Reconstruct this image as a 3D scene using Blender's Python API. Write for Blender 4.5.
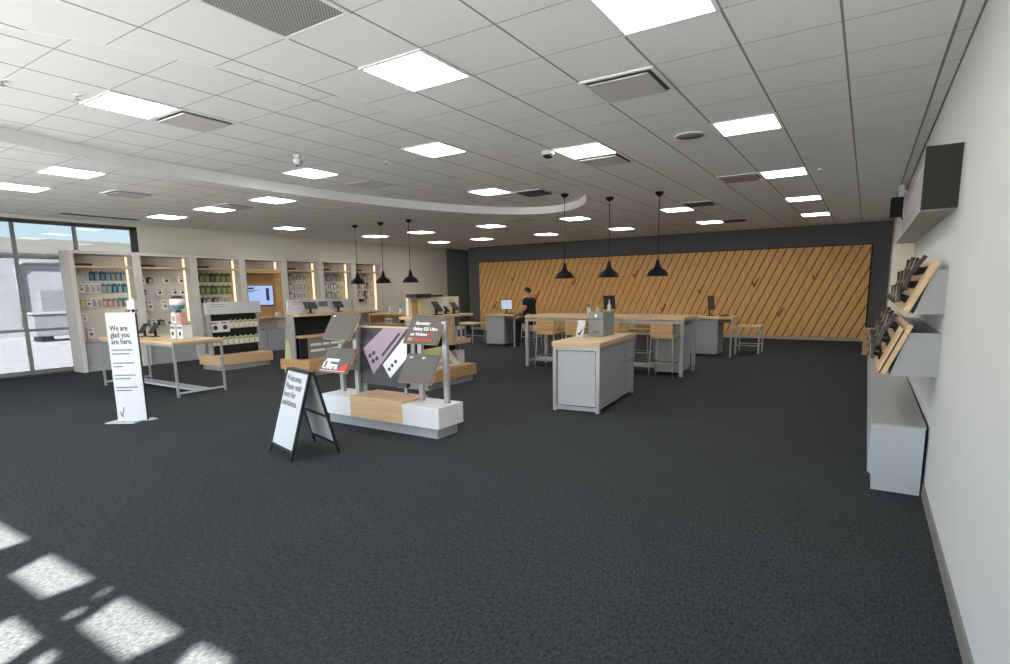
import bpy, bmesh, math, random
from mathutils import Vector, Matrix
random.seed(7)
for o in list(bpy.data.objects): bpy.data.objects.remove(o)
SC = bpy.context.scene
COL = SC.collection
R_ = math.radians

# ------------------------------------------------------------------ camera
F, CX, CY, W, H = 559.03, 505.57, 375.37, 1010, 664
YAW, PIT, ROL, EYE = -0.571, -0.1549, -0.0166, 1.66
fwd = Vector((math.sin(YAW)*math.cos(PIT), math.cos(YAW)*math.cos(PIT), math.sin(PIT)))
rgt = Vector((math.cos(YAW), -math.sin(YAW), 0)); upv = rgt.cross(fwd)
cr, sr = math.cos(ROL), math.sin(ROL)
cright = cr*rgt + sr*upv
cup = cr*upv - sr*rgt
cam = bpy.data.cameras.new('camera'); camo = bpy.data.objects.new('camera', cam); COL.objects.link(camo)
cam.sensor_width = 36; cam.lens = F/W*36
cam.shift_x = -(CX-W/2)/W; cam.shift_y = (CY-H/2)/W
cam.clip_start = .05; cam.clip_end = 300
m = Matrix((cright, cup, -fwd)).transposed().to_4x4(); m.translation = Vector((0, 0, EYE))
camo.matrix_world = m
SC.camera = camo

# ------------------------------------------------------------------ light, exposure
PANEL = 22.0          # ceiling light panels
SUN = 85.0
SKY = 1.15
SC.view_settings.view_transform = 'Standard'; SC.view_settings.look = 'None'
SC.view_settings.gamma = 1; SC.view_settings.exposure = 0; SC.view_settings.use_curve_mapping = False
EL = R_(42)
trav = Vector((-.476*math.cos(EL), .879*math.cos(EL), -math.sin(EL))).normalized()
sl = bpy.data.lights.new('sun', 'SUN'); sl.energy = SUN; sl.angle = R_(1.1); sl.color = (1, .96, .9)
so = bpy.data.objects.new('sun', sl); COL.objects.link(so)
so.rotation_euler = trav.to_track_quat('-Z', 'Y').to_euler()
wd = bpy.data.worlds.new('sky'); SC.world = wd; wd.use_nodes = True
nt = wd.node_tree; nt.nodes.clear()
sk = nt.nodes.new('ShaderNodeTexSky'); sk.sky_type = 'NISHITA'; sk.sun_disc = False
sk.sun_elevation = EL; sk.sun_rotation = R_(151)
bg = nt.nodes.new('ShaderNodeBackground'); bg.inputs['Strength'].default_value = SKY
wo = nt.nodes.new('ShaderNodeOutputWorld')
nt.links.new(sk.outputs[0], bg.inputs[0]); nt.links.new(bg.outputs[0], wo.inputs[0])

# ------------------------------------------------------------------ materials
def lin(c):
    f = lambda u: u/12.92 if u <= .04045 else ((u+.055)/1.055)**2.4
    return tuple(f(v/255) for v in c)
def new_mat(name):
    m = bpy.data.materials.new(name); m.use_nodes = True
    return m, m.node_tree.nodes, m.node_tree.links, m.node_tree.nodes['Principled BSDF']
def mat(name, col, rough=.6, metal=0, noise=.06, scale=12, bump=0, spec=.4):
    """plain procedural surface: colour with a slight mottling"""
    m, n, l, b = new_mat(name)
    b.inputs['Roughness'].default_value = rough; b.inputs['Metallic'].default_value = metal
    b.inputs['Specular IOR Level'].default_value = spec
    tc = n.new('ShaderNodeTexCoord'); tx = n.new('ShaderNodeTexNoise'); tx.inputs['Scale'].default_value = scale
    tx.inputs['Detail'].default_value = 3
    l.new(tc.outputs['Object'], tx.inputs['Vector'])
    mx = n.new('ShaderNodeMix'); mx.data_type = 'RGBA'
    mx.inputs[6].default_value = (*[v*(1-noise) for v in col], 1)
    mx.inputs[7].default_value = (*[min(1, v*(1+noise)) for v in col], 1)
    l.new(tx.outputs['Fac'], mx.inputs[0]); l.new(mx.outputs[2], b.inputs['Base Color'])
    if bump:
        bp = n.new('ShaderNodeBump'); bp.inputs['Strength'].default_value = bump; bp.inputs['Distance'].default_value = .01
        l.new(tx.outputs['Fac'], bp.inputs['Height']); l.new(bp.outputs[0], b.inputs['Normal'])
    return m
def wood(name, a, bcol, sc=(1.2, 14, 14), rough=.5):
    m, n, l, b = new_mat(name)
    b.inputs['Roughness'].default_value = rough; b.inputs['Specular IOR Level'].default_value = .3
    tc = n.new('ShaderNodeTexCoord'); mp = n.new('ShaderNodeMapping'); mp.inputs['Scale'].default_value = sc
    tx = n.new('ShaderNodeTexNoise'); tx.inputs['Scale'].default_value = 2.2; tx.inputs['Detail'].default_value = 5
    l.new(tc.outputs['Object'], mp.inputs[0]); l.new(mp.outputs[0], tx.inputs['Vector'])
    r = n.new('ShaderNodeValToRGB'); r.color_ramp.elements[0].color = (*a, 1); r.color_ramp.elements[1].color = (*bcol, 1)
    r.color_ramp.elements[0].position = .35; r.color_ramp.elements[1].position = .7
    l.new(tx.outputs['Fac'], r.inputs[0]); l.new(r.outputs[0], b.inputs['Base Color'])
    return m
def emit(name, col, s):
    m, n, l, b = new_mat(name)
    b.inputs['Base Color'].default_value = (*[min(1, c) for c in col], 1)
    b.inputs['Emission Color'].default_value = (*col, 1); b.inputs['Emission Strength'].default_value = s
    return m
def ceiling_mat():
    m, n, l, b = new_mat('acoustic_tile')
    b.inputs['Roughness'].default_value = .9; b.inputs['Specular IOR Level'].default_value = .1
    g = n.new('ShaderNodeNewGeometry'); sp = n.new('ShaderNodeSeparateXYZ'); l.new(g.outputs['Position'], sp.inputs[0])
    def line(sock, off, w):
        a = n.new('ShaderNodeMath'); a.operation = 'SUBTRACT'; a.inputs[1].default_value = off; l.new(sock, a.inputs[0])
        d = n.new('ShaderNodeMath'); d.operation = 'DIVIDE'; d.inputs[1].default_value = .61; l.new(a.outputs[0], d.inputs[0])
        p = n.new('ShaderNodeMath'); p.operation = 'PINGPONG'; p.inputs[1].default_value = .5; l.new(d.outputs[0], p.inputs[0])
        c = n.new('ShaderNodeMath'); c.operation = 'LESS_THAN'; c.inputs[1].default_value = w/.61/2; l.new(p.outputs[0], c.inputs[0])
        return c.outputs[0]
    a = line(sp.outputs[0], -2.0745, .017); c = line(sp.outputs[1], 3.171, .009)  # grid joints; depth lines painted wider and darker for how the light falls
    tx = n.new('ShaderNodeTexNoise'); tx.inputs['Scale'].default_value = 160; tx.inputs['Detail'].default_value = 2
    l.new(g.outputs['Position'], tx.inputs['Vector'])
    base = n.new('ShaderNodeMix'); base.data_type = 'RGBA'
    base.inputs[6].default_value = (.76, .765, .74, 1); base.inputs[7].default_value = (.88, .885, .86, 1)
    l.new(tx.outputs['Fac'], base.inputs[0])
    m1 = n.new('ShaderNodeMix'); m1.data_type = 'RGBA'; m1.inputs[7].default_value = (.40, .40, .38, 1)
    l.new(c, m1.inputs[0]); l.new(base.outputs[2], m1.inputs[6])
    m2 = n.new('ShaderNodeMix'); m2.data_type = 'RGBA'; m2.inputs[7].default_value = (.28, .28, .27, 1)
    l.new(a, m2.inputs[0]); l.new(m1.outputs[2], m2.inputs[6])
    l.new(m2.outputs[2], b.inputs['Base Color'])
    return m
def carpet_mat():
    m, n, l, b = new_mat('charcoal_carpet')
    b.inputs['Roughness'].default_value = .95; b.inputs['Specular IOR Level'].default_value = .12
    g = n.new('ShaderNodeNewGeometry'); mp = n.new('ShaderNodeMapping'); mp.inputs['Scale'].default_value = (70, 32, 1)
    l.new(g.outputs['Position'], mp.inputs[0])
    t1 = n.new('ShaderNodeTexNoise'); t1.inputs['Scale'].default_value = 1; t1.inputs['Detail'].default_value = 4; t1.inputs['Roughness'].default_value = .7
    l.new(mp.outputs[0], t1.inputs['Vector'])
    t2 = n.new('ShaderNodeTexNoise'); t2.inputs['Scale'].default_value = 1.3; t2.inputs['Detail'].default_value = 2
    l.new(g.outputs['Position'], t2.inputs['Vector'])
    r = n.new('ShaderNodeValToRGB')
    r.color_ramp.elements[0].color = (.012, .0135, .0145, 1); r.color_ramp.elements[1].color = (.072, .079, .083, 1)
    r.color_ramp.elements[0].position = .3; r.color_ramp.elements[1].position = .72
    l.new(t1.outputs['Fac'], r.inputs[0])
    mx = n.new('ShaderNodeMix'); mx.data_type = 'RGBA'; mx.blend_type = 'MULTIPLY'; mx.inputs[0].default_value = .25
    l.new(r.outputs[0], mx.inputs[6]); l.new(t2.outputs['Fac'], mx.inputs[7]); l.new(mx.outputs[2], b.inputs['Base Color'])
    bp = n.new('ShaderNodeBump'); bp.inputs['Strength'].default_value = .5; bp.inputs['Distance'].default_value = .006
    l.new(t1.outputs['Fac'], bp.inputs['Height']); l.new(bp.outputs[0], b.inputs['Normal'])
    return m
def glass_mat(name, tint):
    m, n, l, b = new_mat(name)
    n.remove(b); out = n['Material Output']
    t = n.new('ShaderNodeBsdfTransparent'); t.inputs[0].default_value = (*tint, 1)
    gl = n.new('ShaderNodeBsdfGlossy'); gl.inputs['Roughness'].default_value = .02
    fr = n.new('ShaderNodeFresnel'); fr.inputs[0].default_value = 1.35
    mx = n.new('ShaderNodeMixShader'); l.new(fr.outputs[0], mx.inputs[0]); l.new(t.outputs[0], mx.inputs[1]); l.new(gl.outputs[0], mx.inputs[2])
    l.new(mx.outputs[0], out.inputs[0])
    return m
M = dict(
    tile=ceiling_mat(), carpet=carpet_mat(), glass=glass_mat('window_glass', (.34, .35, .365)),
    fascia=mat('fascia_paint', (.86, .87, .86), .8), rwall=mat('wall_paint_pale', (.58, .59, .585), .75, noise=.03, scale=3),
    lwall=mat('wall_paint_beige', (.62, .60, .52), .8, noise=.03, scale=3), bwall=mat('wall_paint_charcoal', (.098, .103, .11), .8),
    oak=wood('oak_laminate', (.53, .365, .215), (.62, .435, .265)), oakd=wood('oak_laminate_warm', (.42, .25, .11), (.56, .36, .17)),
    plank=wood('plank_wood', (.62, .345, .125), (.76, .455, .18), (14, 14, 1.4), .65), groove=mat('dark_groove', (.085, .047, .022), .9),
    red=mat('red_mark', (.32, .075, .025), .6), grey=mat('grey_laminate', (.30, .312, .328), .5, noise=.02), greyl=mat('light_grey_panel', (.40, .42, .45), .5, noise=.02),
    metal=mat('grey_metal', (.36, .365, .37), .42, metal=.35, noise=.02), steel=mat('brushed_steel', (.42, .42, .42), .35, metal=.8, noise=.03),
    greyd=mat('dark_grey_board', (.115, .108, .10), .55, noise=.03), greym=mat('mid_grey_laminate', (.22, .225, .22), .6, noise=.02),
    white=mat('white_laminate', (.64, .65, .67), .45, noise=.015), card=mat('white_card', (.50, .515, .54), .6, noise=.01), cream=mat('cream_card', (.66, .61, .48), .6),
    bay=mat('bay_laminate', (.50, .49, .47), .6, noise=.02), pegback=mat('bay_back', (.55, .52, .46), .7, noise=.02),
    black=mat('black_plastic', (.012, .012, .013), .4), blackm=mat('black_matte', (.010, .010, .010), .8), blackf=mat('black_frame', (.014, .014, .015), .5),
    ink=mat('dark_ink', (.045, .045, .05), .7), inkm=mat('grey_ink', (.15, .155, .17), .7), inkh=mat('soft_ink', (.05, .05, .056), .7), inkw=mat('pale_ink', (.78, .79, .78), .7), inko=mat('amber_ink', (.72, .47, .14), .7), inkr=mat('red_ink', (.66, .06, .05), .7),
    pendant=mat('black_enamel', (.007, .007, .007), .5, spec=.25), window=mat('window_frame_grey', (.20, .205, .21), .5, metal=.3), windowd=mat('window_frame_dark', (.045, .045, .047), .5),
    panel=emit('light_diffuser', (1, .985, .95), PANEL), led=emit('warm_led', (1, .78, .55), 1.1), screen=emit('blue_screen', (.36, .50, .86), .62), screenw=emit('pale_screen', (.50, .62, .78), .34),
    vent=mat('vent_grey', (.56, .55, .54), .6), ventd=mat('vent_dark', (.10, .10, .10), .7), venttan=mat('vent_tan', (.42, .32, .26), .7), alum=mat('white_trim', (.80, .80, .78), .5), grille=None,
    blue=mat('blue_pack', (.09, .24, .32), .5), blued=mat('navy_pack', (.02, .07, .16), .5), green=mat('green_pack', (.13, .16, .045), .5), lime=mat('lime_pack', (.48, .52, .30), .5), limed=mat('olive_print', (.24, .29, .10), .5), yellow=mat('yellow_pack', (.62, .58, .22), .5),
    pack=mat('pack_white', (.68, .67, .64), .5), packg=mat('pack_grey', (.30, .29, .28), .5), packd=mat('pack_dark', (.035, .033, .035), .5), dim=mat('dim_screen_glass', (.04, .045, .05), .12), pink=mat('pack_pink', (.62, .30, .27), .5), brown=mat('pack_brown', (.14, .07, .04), .5),
    purple=mat('purple_print', (.33, .245, .33), .5), whitep=mat('white_print', (.74, .74, .78), .5),
    skin=mat('skin', (.50, .27, .18), .6), hair=mat('dark_hair', (.025, .015, .010), .7), shirt=mat('black_shirt', (.008, .008, .010), .85), trousers=mat('dark_trousers', (.012, .013, .018), .85), shoe=mat('black_shoe', (.012, .012, .012), .5),
    concrete=mat('outside_concrete', (.34, .335, .325), .9, scale=.6), outwall=mat('outside_paint', (.36, .36, .355), .9, scale=.8), outbeige=mat('outside_beige', (.30, .28, .235), .9), outgrey=mat('outside_grey', (.25, .255, .265), .8), facade=mat('front_wall_paint', (.60, .60, .58), .8),
)
def grille_mat():
    m, n, l, b = new_mat('perforated_grille')
    g = n.new('ShaderNodeNewGeometry'); mp = n.new('ShaderNodeMapping'); mp.inputs['Scale'].default_value = (60, 60, 60)
    mp.inputs['Rotation'].default_value = (0, 0, .785)
    l.new(g.outputs['Position'], mp.inputs[0])
    ck = n.new('ShaderNodeTexVoronoi'); ck.inputs['Randomness'].default_value = 0; ck.inputs['Scale'].default_value = 1
    l.new(mp.outputs[0], ck.inputs['Vector'])
    r = n.new('ShaderNodeValToRGB'); r.color_ramp.interpolation = 'CONSTANT'
    r.color_ramp.elements[0].color = (.15, .15, .15, 1); r.color_ramp.elements[1].color = (.46, .46, .45, 1); r.color_ramp.elements[1].position = .42
    l.new(ck.outputs['Distance'], r.inputs[0]); l.new(r.outputs[0], b.inputs['Base Color'])
    return m
M['grille'] = grille_mat()

# ------------------------------------------------------------------ mesh helpers (all in world coordinates)
OFF = {}
class MB:
    def __init__(s): s.v = []; s.f = []; s.mi = []; s.sm = []
    def face(s, idx, m=0, sm=False): s.f.append(idx); s.mi.append(m); s.sm.append(sm)
    def box(s, x0, y0, z0, x1, y1, z1, m=0):
        x0, x1 = sorted((x0, x1)); y0, y1 = sorted((y0, y1)); z0, z1 = sorted((z0, z1))
        b = len(s.v); s.v += [Vector(p) for p in ((x0,y0,z0),(x1,y0,z0),(x1,y1,z0),(x0,y1,z0),(x0,y0,z1),(x1,y0,z1),(x1,y1,z1),(x0,y1,z1))]
        for q in ((0,3,2,1),(4,5,6,7),(0,1,5,4),(1,2,6,5),(2,3,7,6),(3,0,4,7)): s.face([b+i for i in q], m)
        return s
    def obox(s, c, ax, ay, az, m=0):
        """box about centre c with half-extent vectors"""
        c, ax, ay, az = map(Vector, (c, ax, ay, az)); b = len(s.v)
        for z in (-1, 1):
            for x, y in ((-1,-1),(1,-1),(1,1),(-1,1)): s.v.append(c+ax*x+ay*y+az*z)
        for q in ((0,3,2,1),(4,5,6,7),(0,1,5,4),(1,2,6,5),(2,3,7,6),(3,0,4,7)): s.face([b+i for i in q], m)
        return s
    def prism(s, pts, ext, m=0):
        """polygon pts (3D) extruded by vector ext"""
        pts = [Vector(p) for p in pts]; ext = Vector(ext); n = len(pts); b = len(s.v)
        nrm = Vector((0, 0, 0))
        for i in range(n): nrm += pts[i].cross(pts[(i+1) % n])
        if nrm.dot(ext) > 0: pts.reverse()
        s.v += pts + [p+ext for p in pts]
        s.face([b+i for i in range(n)], m); s.face([b+n+i for i in reversed(range(n))], m)
        for i in range(n):
            j = (i+1) % n; s.face([b+j, b+i, b+n+i, b+n+j], m)
        return s
    def tube(s, pts, r, n=10, m=0):
        pts = [Vector(p) for p in pts]; rings = []
        for k, p in enumerate(pts):
            d = (pts[min(k+1, len(pts)-1)]-pts[max(k-1, 0)]).normalized()
            a = d.orthogonal().normalized() if abs(d.z) > .999 else d.cross(Vector((0,0,1))).normalized()
            c = d.cross(a); rr = r[k] if isinstance(r, (list, tuple)) else r
            b = len(s.v); rings.append(b)
            s.v += [p+a*rr*math.cos(2*math.pi*i/n)+c*rr*math.sin(2*math.pi*i/n) for i in range(n)]
        for q, t in zip(rings, rings[1:]):
            for i in range(n): s.face([q+i, q+(i+1) % n, t+(i+1) % n, t+i], m, True)
        s.face([rings[0]+i for i in reversed(range(n))], m); s.face([rings[-1]+i for i in range(n)], m)
        return s
    def lathe(s, prof, c, n=24, m=0, cap=True):
        c = Vector(c); rings = []
        for r, z in prof:
            b = len(s.v); rings.append(b)
            s.v += [c+Vector((r*math.cos(2*math.pi*i/n), r*math.sin(2*math.pi*i/n), z)) for i in range(n)]
        for q, t in zip(rings, rings[1:]):
            for i in range(n): s.face([q+i, q+(i+1) % n, t+(i+1) % n, t+i], m, True)
        if cap and prof[0][0] > 1e-5: s.face([rings[0]+i for i in reversed(range(n))], m)
        if cap and prof[-1][0] > 1e-5: s.face([rings[-1]+i for i in range(n)], m)
        return s
    def build(s, name, mats, parent=None, loc=None, bevel=0):
        if not isinstance(mats, (list, tuple)): mats = [mats]
        mats = [M[x] if isinstance(x, str) else x for x in mats]
        off = OFF[parent.name] if parent else Vector(loc if loc else (0, 0, 0))
        me = bpy.data.meshes.new(name)
        me.from_pydata([v-off for v in s.v], [], s.f)
        for x in mats: me.materials.append(x)
        me.polygons.foreach_set('material_index', s.mi); me.polygons.foreach_set('use_smooth', s.sm)
        bm = bmesh.new(); bm.from_mesh(me); bmesh.ops.remove_doubles(bm, verts=bm.verts, dist=1e-6); bmesh.ops.recalc_face_normals(bm, faces=bm.faces); bm.to_mesh(me); bm.free()
        o = bpy.data.objects.new(name, me); COL.objects.link(o)
        if parent: o.parent = parent
        else: o.location = off
        OFF[o.name] = off
        if bevel:
            b = o.modifiers.new('edge', 'BEVEL'); b.width = bevel; b.segments = 2; b.limit_method = 'ANGLE'
        return o
def tag(o, label=None, cat=None, group=None, kind=None):
    if label: o['label'] = label
    if cat: o['category'] = cat
    if group: o['group'] = group
    if kind: o['kind'] = kind
    return o
def thing(name, label, cat, loc, group=None):
    o = bpy.data.objects.new(name, None); COL.objects.link(o); o.location = loc; o.empty_display_size = .1
    OFF[o.name] = Vector(loc)
    return tag(o, label, cat, group)
def struct(o): return tag(o, kind='structure')
def base_of(mb):
    xs = [v.x for v in mb.v]; ys = [v.y for v in mb.v]; zs = [v.z for v in mb.v]
    return ((min(xs)+max(xs))/2, (min(ys)+max(ys))/2, min(zs))
def dup(root, loc, label=None, group=None, rotz=None):
    def cp(o, parent):
        c = o.copy(); COL.objects.link(c); c.parent = parent
        for ch in [x for x in o.children]: cp(ch, c)
        return c
    r = cp(root, None); r.location = loc
    if rotz is not None: r.rotation_euler = (0, 0, rotz)
    if label: r['label'] = label
    if group: r['group'] = group
    OFF[r.name] = Vector(loc)
    return r
def mesh_of(o):
    dg = bpy.context.evaluated_depsgraph_get(); dg.update()
    me = bpy.data.meshes.new_from_object(o.evaluated_get(dg)); return me
def lettering(name, s, size, org, right, up, mt, parent, align='LEFT', fat=.0, spacing=1.0, narrow=1.0, line=1.0):
    cu = bpy.data.curves.new('t', 'FONT'); cu.body = s; cu.size = size; cu.align_x = align; cu.offset = fat*size
    cu.extrude = .001; cu.space_character = spacing; cu.space_line = line; cu.resolution_u = 2
    t = bpy.data.objects.new('t', cu); COL.objects.link(t)
    me = mesh_of(t); bpy.data.objects.remove(t); bpy.data.curves.remove(cu)
    right = Vector(right).normalized(); up = Vector(up).normalized(); nrm = right.cross(up); off = OFF[parent.name]; org = Vector(org)
    for v in me.vertices: v.co = org + right*(v.co.x*narrow) + up*v.co.y + nrm*(v.co.z+.001) - off
    me.materials.clear(); me.materials.append(M[mt]); me.name = name
    o = bpy.data.objects.new(name, me); COL.objects.link(o); o.parent = parent; OFF[o.name] = off
    return o
def ordn(k): return ['first', 'second', 'third', 'fourth', 'fifth', 'sixth', 'seventh', 'eighth', 'ninth', 'tenth', 'eleventh', 'twelfth', 'thirteenth'][k]
WALLR, WALLL, BACK, CEIL, TRAY, FRONT = .48, -14.6, 18.7, 3.29, 3.44, -1.2
ALC_X, ALC_Y = -13.65, 19.9

# ------------------------------------------------------------------ the setting
def plate(outer, holes, y0, y1, name, mats):
    """wall in the XZ plane with polygon openings, from y0 to y1"""
    mbv, mbf = [], []
    bm = bmesh.new(); loops = [outer]+holes; rings = []
    for lp in loops:
        vs = [bm.verts.new((x, y0, z)) for x, z in lp]; rings.append(vs)
        for i in range(len(vs)): bm.edges.new((vs[i], vs[(i+1) % len(vs)]))
    bmesh.ops.triangle_fill(bm, use_beauty=True, edges=bm.edges[:])
    back = bmesh.ops.duplicate(bm, geom=bm.verts[:]+bm.edges[:]+bm.faces[:])
    mp = {k: v for k, v in back['vert_map'].items() if isinstance(k, bmesh.types.BMVert)}
    for vs in rings:
        for i in range(len(vs)):
            a, b = vs[i], vs[(i+1) % len(vs)]
            try: bm.faces.new((a, b, mp[b], mp[a]))
            except Exception: pass
    done = set(mp[v] for vs in rings for v in vs)
    for v in done: v.co.y = y1
    bmesh.ops.recalc_face_normals(bm, faces=bm.faces)
    me = bpy.data.meshes.new(name); bm.to_mesh(me); bm.free()
    for x in mats: me.materials.append(M[x])
    o = bpy.data.objects.new(name, me); COL.objects.link(o); OFF[o.name] = Vector()
    return o
struct(MB().box(WALLL-.12, FRONT-.1, -.12, WALLR+.12, ALC_Y+.1, 0).build('floor', 'carpet'))
# ceiling with the oval recess
EC, EA, EBF, EBN = (-6.02, 5.5), 2.29, 5.85, 5.2
ell = []
for k in range(96):
    t = 2*math.pi*k/96; sy = math.sin(t)
    ell.append((EC[0]+EA*math.cos(t), EC[1]+(EBF if sy > 0 else EBN)*sy))
def flat_fill(loops, z, name):
    bm = bmesh.new()
    for lp in loops:
        vs = [bm.verts.new((x, y, z)) for x, y in lp]
        for i in range(len(vs)): bm.edges.new((vs[i], vs[(i+1) % len(vs)]))
    bmesh.ops.triangle_fill(bm, use_beauty=True, edges=bm.edges[:])
    for f in bm.faces:
        f.normal_update()
        if f.normal.z > 0: f.normal_flip()
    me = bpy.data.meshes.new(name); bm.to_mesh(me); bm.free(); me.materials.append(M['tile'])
    o = bpy.data.objects.new(name, me); COL.objects.link(o); OFF[o.name] = Vector(); return struct(o)
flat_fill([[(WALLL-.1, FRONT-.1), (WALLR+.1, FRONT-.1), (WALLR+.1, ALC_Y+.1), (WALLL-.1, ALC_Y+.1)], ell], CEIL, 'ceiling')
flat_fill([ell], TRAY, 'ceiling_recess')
mb = MB(); n = len(ell)
mb.v = [Vector((x, y, CEIL-.004)) for x, y in ell]+[Vector((x, y, TRAY)) for x, y in ell]
for i in range(n): mb.face([i, (i+1) % n, n+(i+1) % n, n+i], 0, True)
struct(mb.build('trim_1', 'fascia'))
struct(MB().box(WALLR, FRONT, 0, WALLR+.12, BACK, CEIL+.2).build('wall_right', 'rwall'))
struct(MB().box(ALC_X, BACK, 0, WALLR+.12, BACK+.12, CEIL+.2).build('wall_back', 'bwall'))
struct(MB().box(WALLL-.12, ALC_Y, 0, ALC_X+.2, ALC_Y+.1, CEIL+.2).box(ALC_X, BACK+.12, 0, ALC_X+.1, ALC_Y, CEIL+.2).box(WALLL-.12, 18.4, 0, WALLL, ALC_Y, CEIL+.2).build('wall_alcove', mat('alcove_paint', (.20, .21, .21), .8)))
WY1 = 6.75
struct(MB().box(WALLL-.12, WY1, 0, WALLL, 18.4, CEIL+.2).box(WALLL-.12, FRONT-.1, 3.22, WALLL, WY1, CEIL+.2).build('wall_left', 'lwall'))
struct(MB().box(WALLR-.012, FRONT, 0, WALLR, BACK, .10).build('baseboard_right', mat('vinyl_base_grey', (.20, .19, .18), .6)))
struct(MB().box(ALC_X, BACK-.012, 0, WALLR-.012, BACK, .09).build('baseboard_back', mat('vinyl_base_pale', (.42, .41, .39), .6)))
struct(MB().box(WALLR-.012, FRONT, CEIL-.012, WALLR, BACK, CEIL-.001).build('trim_2', mat('wall_angle', (.22, .22, .21), .7)))
struct(MB().box(.358, FRONT, CEIL-.006, .374, BACK, CEIL-.0005).build('trim_3', mat('ceiling_tee', (.25, .25, .24), .7)))
# unseen front wall behind the camera: openings shaped to cast carpet sun patches
tz = math.tan(EL)/.879
def fp(pts): return [(x+.476/.879*(y-FRONT), (y-FRONT)*tz) for x, y in pts]
holes = [fp(p) for p in (
    [(-5.37,1.29),(-4.75,1.29),(-4.73,1.05),(-5.25,1.05)], [(-4.37,1.28),(-3.73,1.28),(-3.74,1.04),(-4.24,1.04)],
    [(-3.38,1.28),(-2.74,1.28),(-2.76,1.02),(-3.26,1.03)], [(-2.60,1.28),(-2.33,1.29),(-2.15,1.05),(-2.47,1.05)],
    [(-3.565,1.29),(-3.52,1.29),(-3.47,1.20),(-3.505,1.20)], [(-3.43,1.11),(-3.39,1.12),(-3.385,1.02),(-3.43,1.03)],
    [(-3.67,.89),(-3.29,.89),(-2.32,-.9),(-2.70,-.9)], [(-3.16,.88),(-3.05,.88),(-2.985,.76),(-3.09,.76)])]
x = -12.0
while x < -3.9:
    holes.append([(x, .12), (x+1.15, .12), (x+1.15, 2.10), (x, 2.10)])
    if x+1.15 < -4.3: holes.append([(x, 2.28), (x+1.15, 2.28), (x+1.15, 2.54), (x, 2.54)])
    x += 1.25
for a, b in ((-1.80, -.75), (-.68, .30)): holes.append([(a, .12), (b, .12), (b, 2.08), (a, 2.08)])
struct(plate([(WALLL-.1, 0), (WALLR+.1, 0), (WALLR+.1, CEIL+.2), (WALLL-.1, CEIL+.2)], holes, FRONT-.03, FRONT, 'wall_front', ['facade']))
# left glazing
WX = WALLL-.06
win = MB().box(WX-.03, FRONT, 3.14, WX+.05, WY1, 3.23).box(WX-.03, WY1-.13, 0, WX+.05, WY1, 3.23)
win1 = struct(win.build('window_1', 'windowd', loc=(WX, 3, 0)))
mu = MB()
for y in (4.43, 5.50, 3.36, 2.29, 1.22, .15, -.92): mu.box(WX-.03, y-.03, .10, WX+.04, y+.03, 3.14)
for z in (2.45, .95): mu.box(WX-.025, FRONT, z-.028, WX+.035, WY1-.13, z+.028)
mu.box(WX-.03, FRONT, .03, WX+.05, WY1-.13, .11)
mu.build('window_frame', 'window', win1)
MB().box(WX-.004, FRONT, .1, WX+.004, WY1-.12, 3.16).build('window_glass', 'glass', win1)
struct(MB().box(WALLL-.005, FRONT, 0, WALLL+.01, WY1, .035).build('baseboard_left', 'windowd'))
# outside
struct(MB().box(-60, -60, -.3, WALLL-.13, 60, -.12).box(WALLL-.13, -60, -.3, 40, FRONT-.2, -.12).build('exterior_ground', 'concrete'))
bl = thing('commercial_building', 'pale building with roof parapet across the yard outside the glazing', 'building', (-32, 12, -.12))
MB().box(-33, -8, -.12, -31, 40, 3.5).build('wall', 'outwall', bl); MB().box(-33.1, -8, 3.5, -30.9, 40, 4.15).build('parapet', 'outbeige', bl)
MB().box(-33, 15.1, 4.15, -31.2, 17.3, 5.6).build('rooftop_unit', 'outgrey', bl)
pp = MB()
for y, z in ((9.3, 2.9), (11.6, 2.3)): pp.tube([(-30.9, y, .3), (-30.9, y, z), (-30.9, y+.25, z+.2), (-30.9, y+2.6, z+.2)], .09)
pp.build('pipe', 'outgrey', bl)
MB().box(-31, 9.9, .9, -30.55, 10.8, 1.9).build('meter_box', 'outgrey', bl); MB().box(-31, 13.1, .7, -30.6, 14.4, 1.5).build('meter_box', 'outgrey', bl)
MB().box(-31.5, 6.6, -.12, -31+.03, 8.1, 2.1).build('door', mat('outside_door', (.30, .33, .37), .6), bl)
cr_ = thing('parked_equipment', 'grey low utility unit standing outside the window near the pale building', 'utility unit', (-27, 10, -.12))
MB().box(-27.6, 8.3, .1, -26.6, 11.4, .95).build('housing', 'outgrey', cr_, bevel=.03); MB().box(-27.5, 8.5, -.12, -26.7, 8.9, .1).build('foot', 'windowd', cr_); MB().box(-27.5, 10.8, -.12, -26.7, 11.2, .1).build('foot', 'windowd', cr_)
MB().box(-27.65, 8.25, .95, -26.55, 11.45, 1.02).build('lid', 'outwall', cr_)

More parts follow.
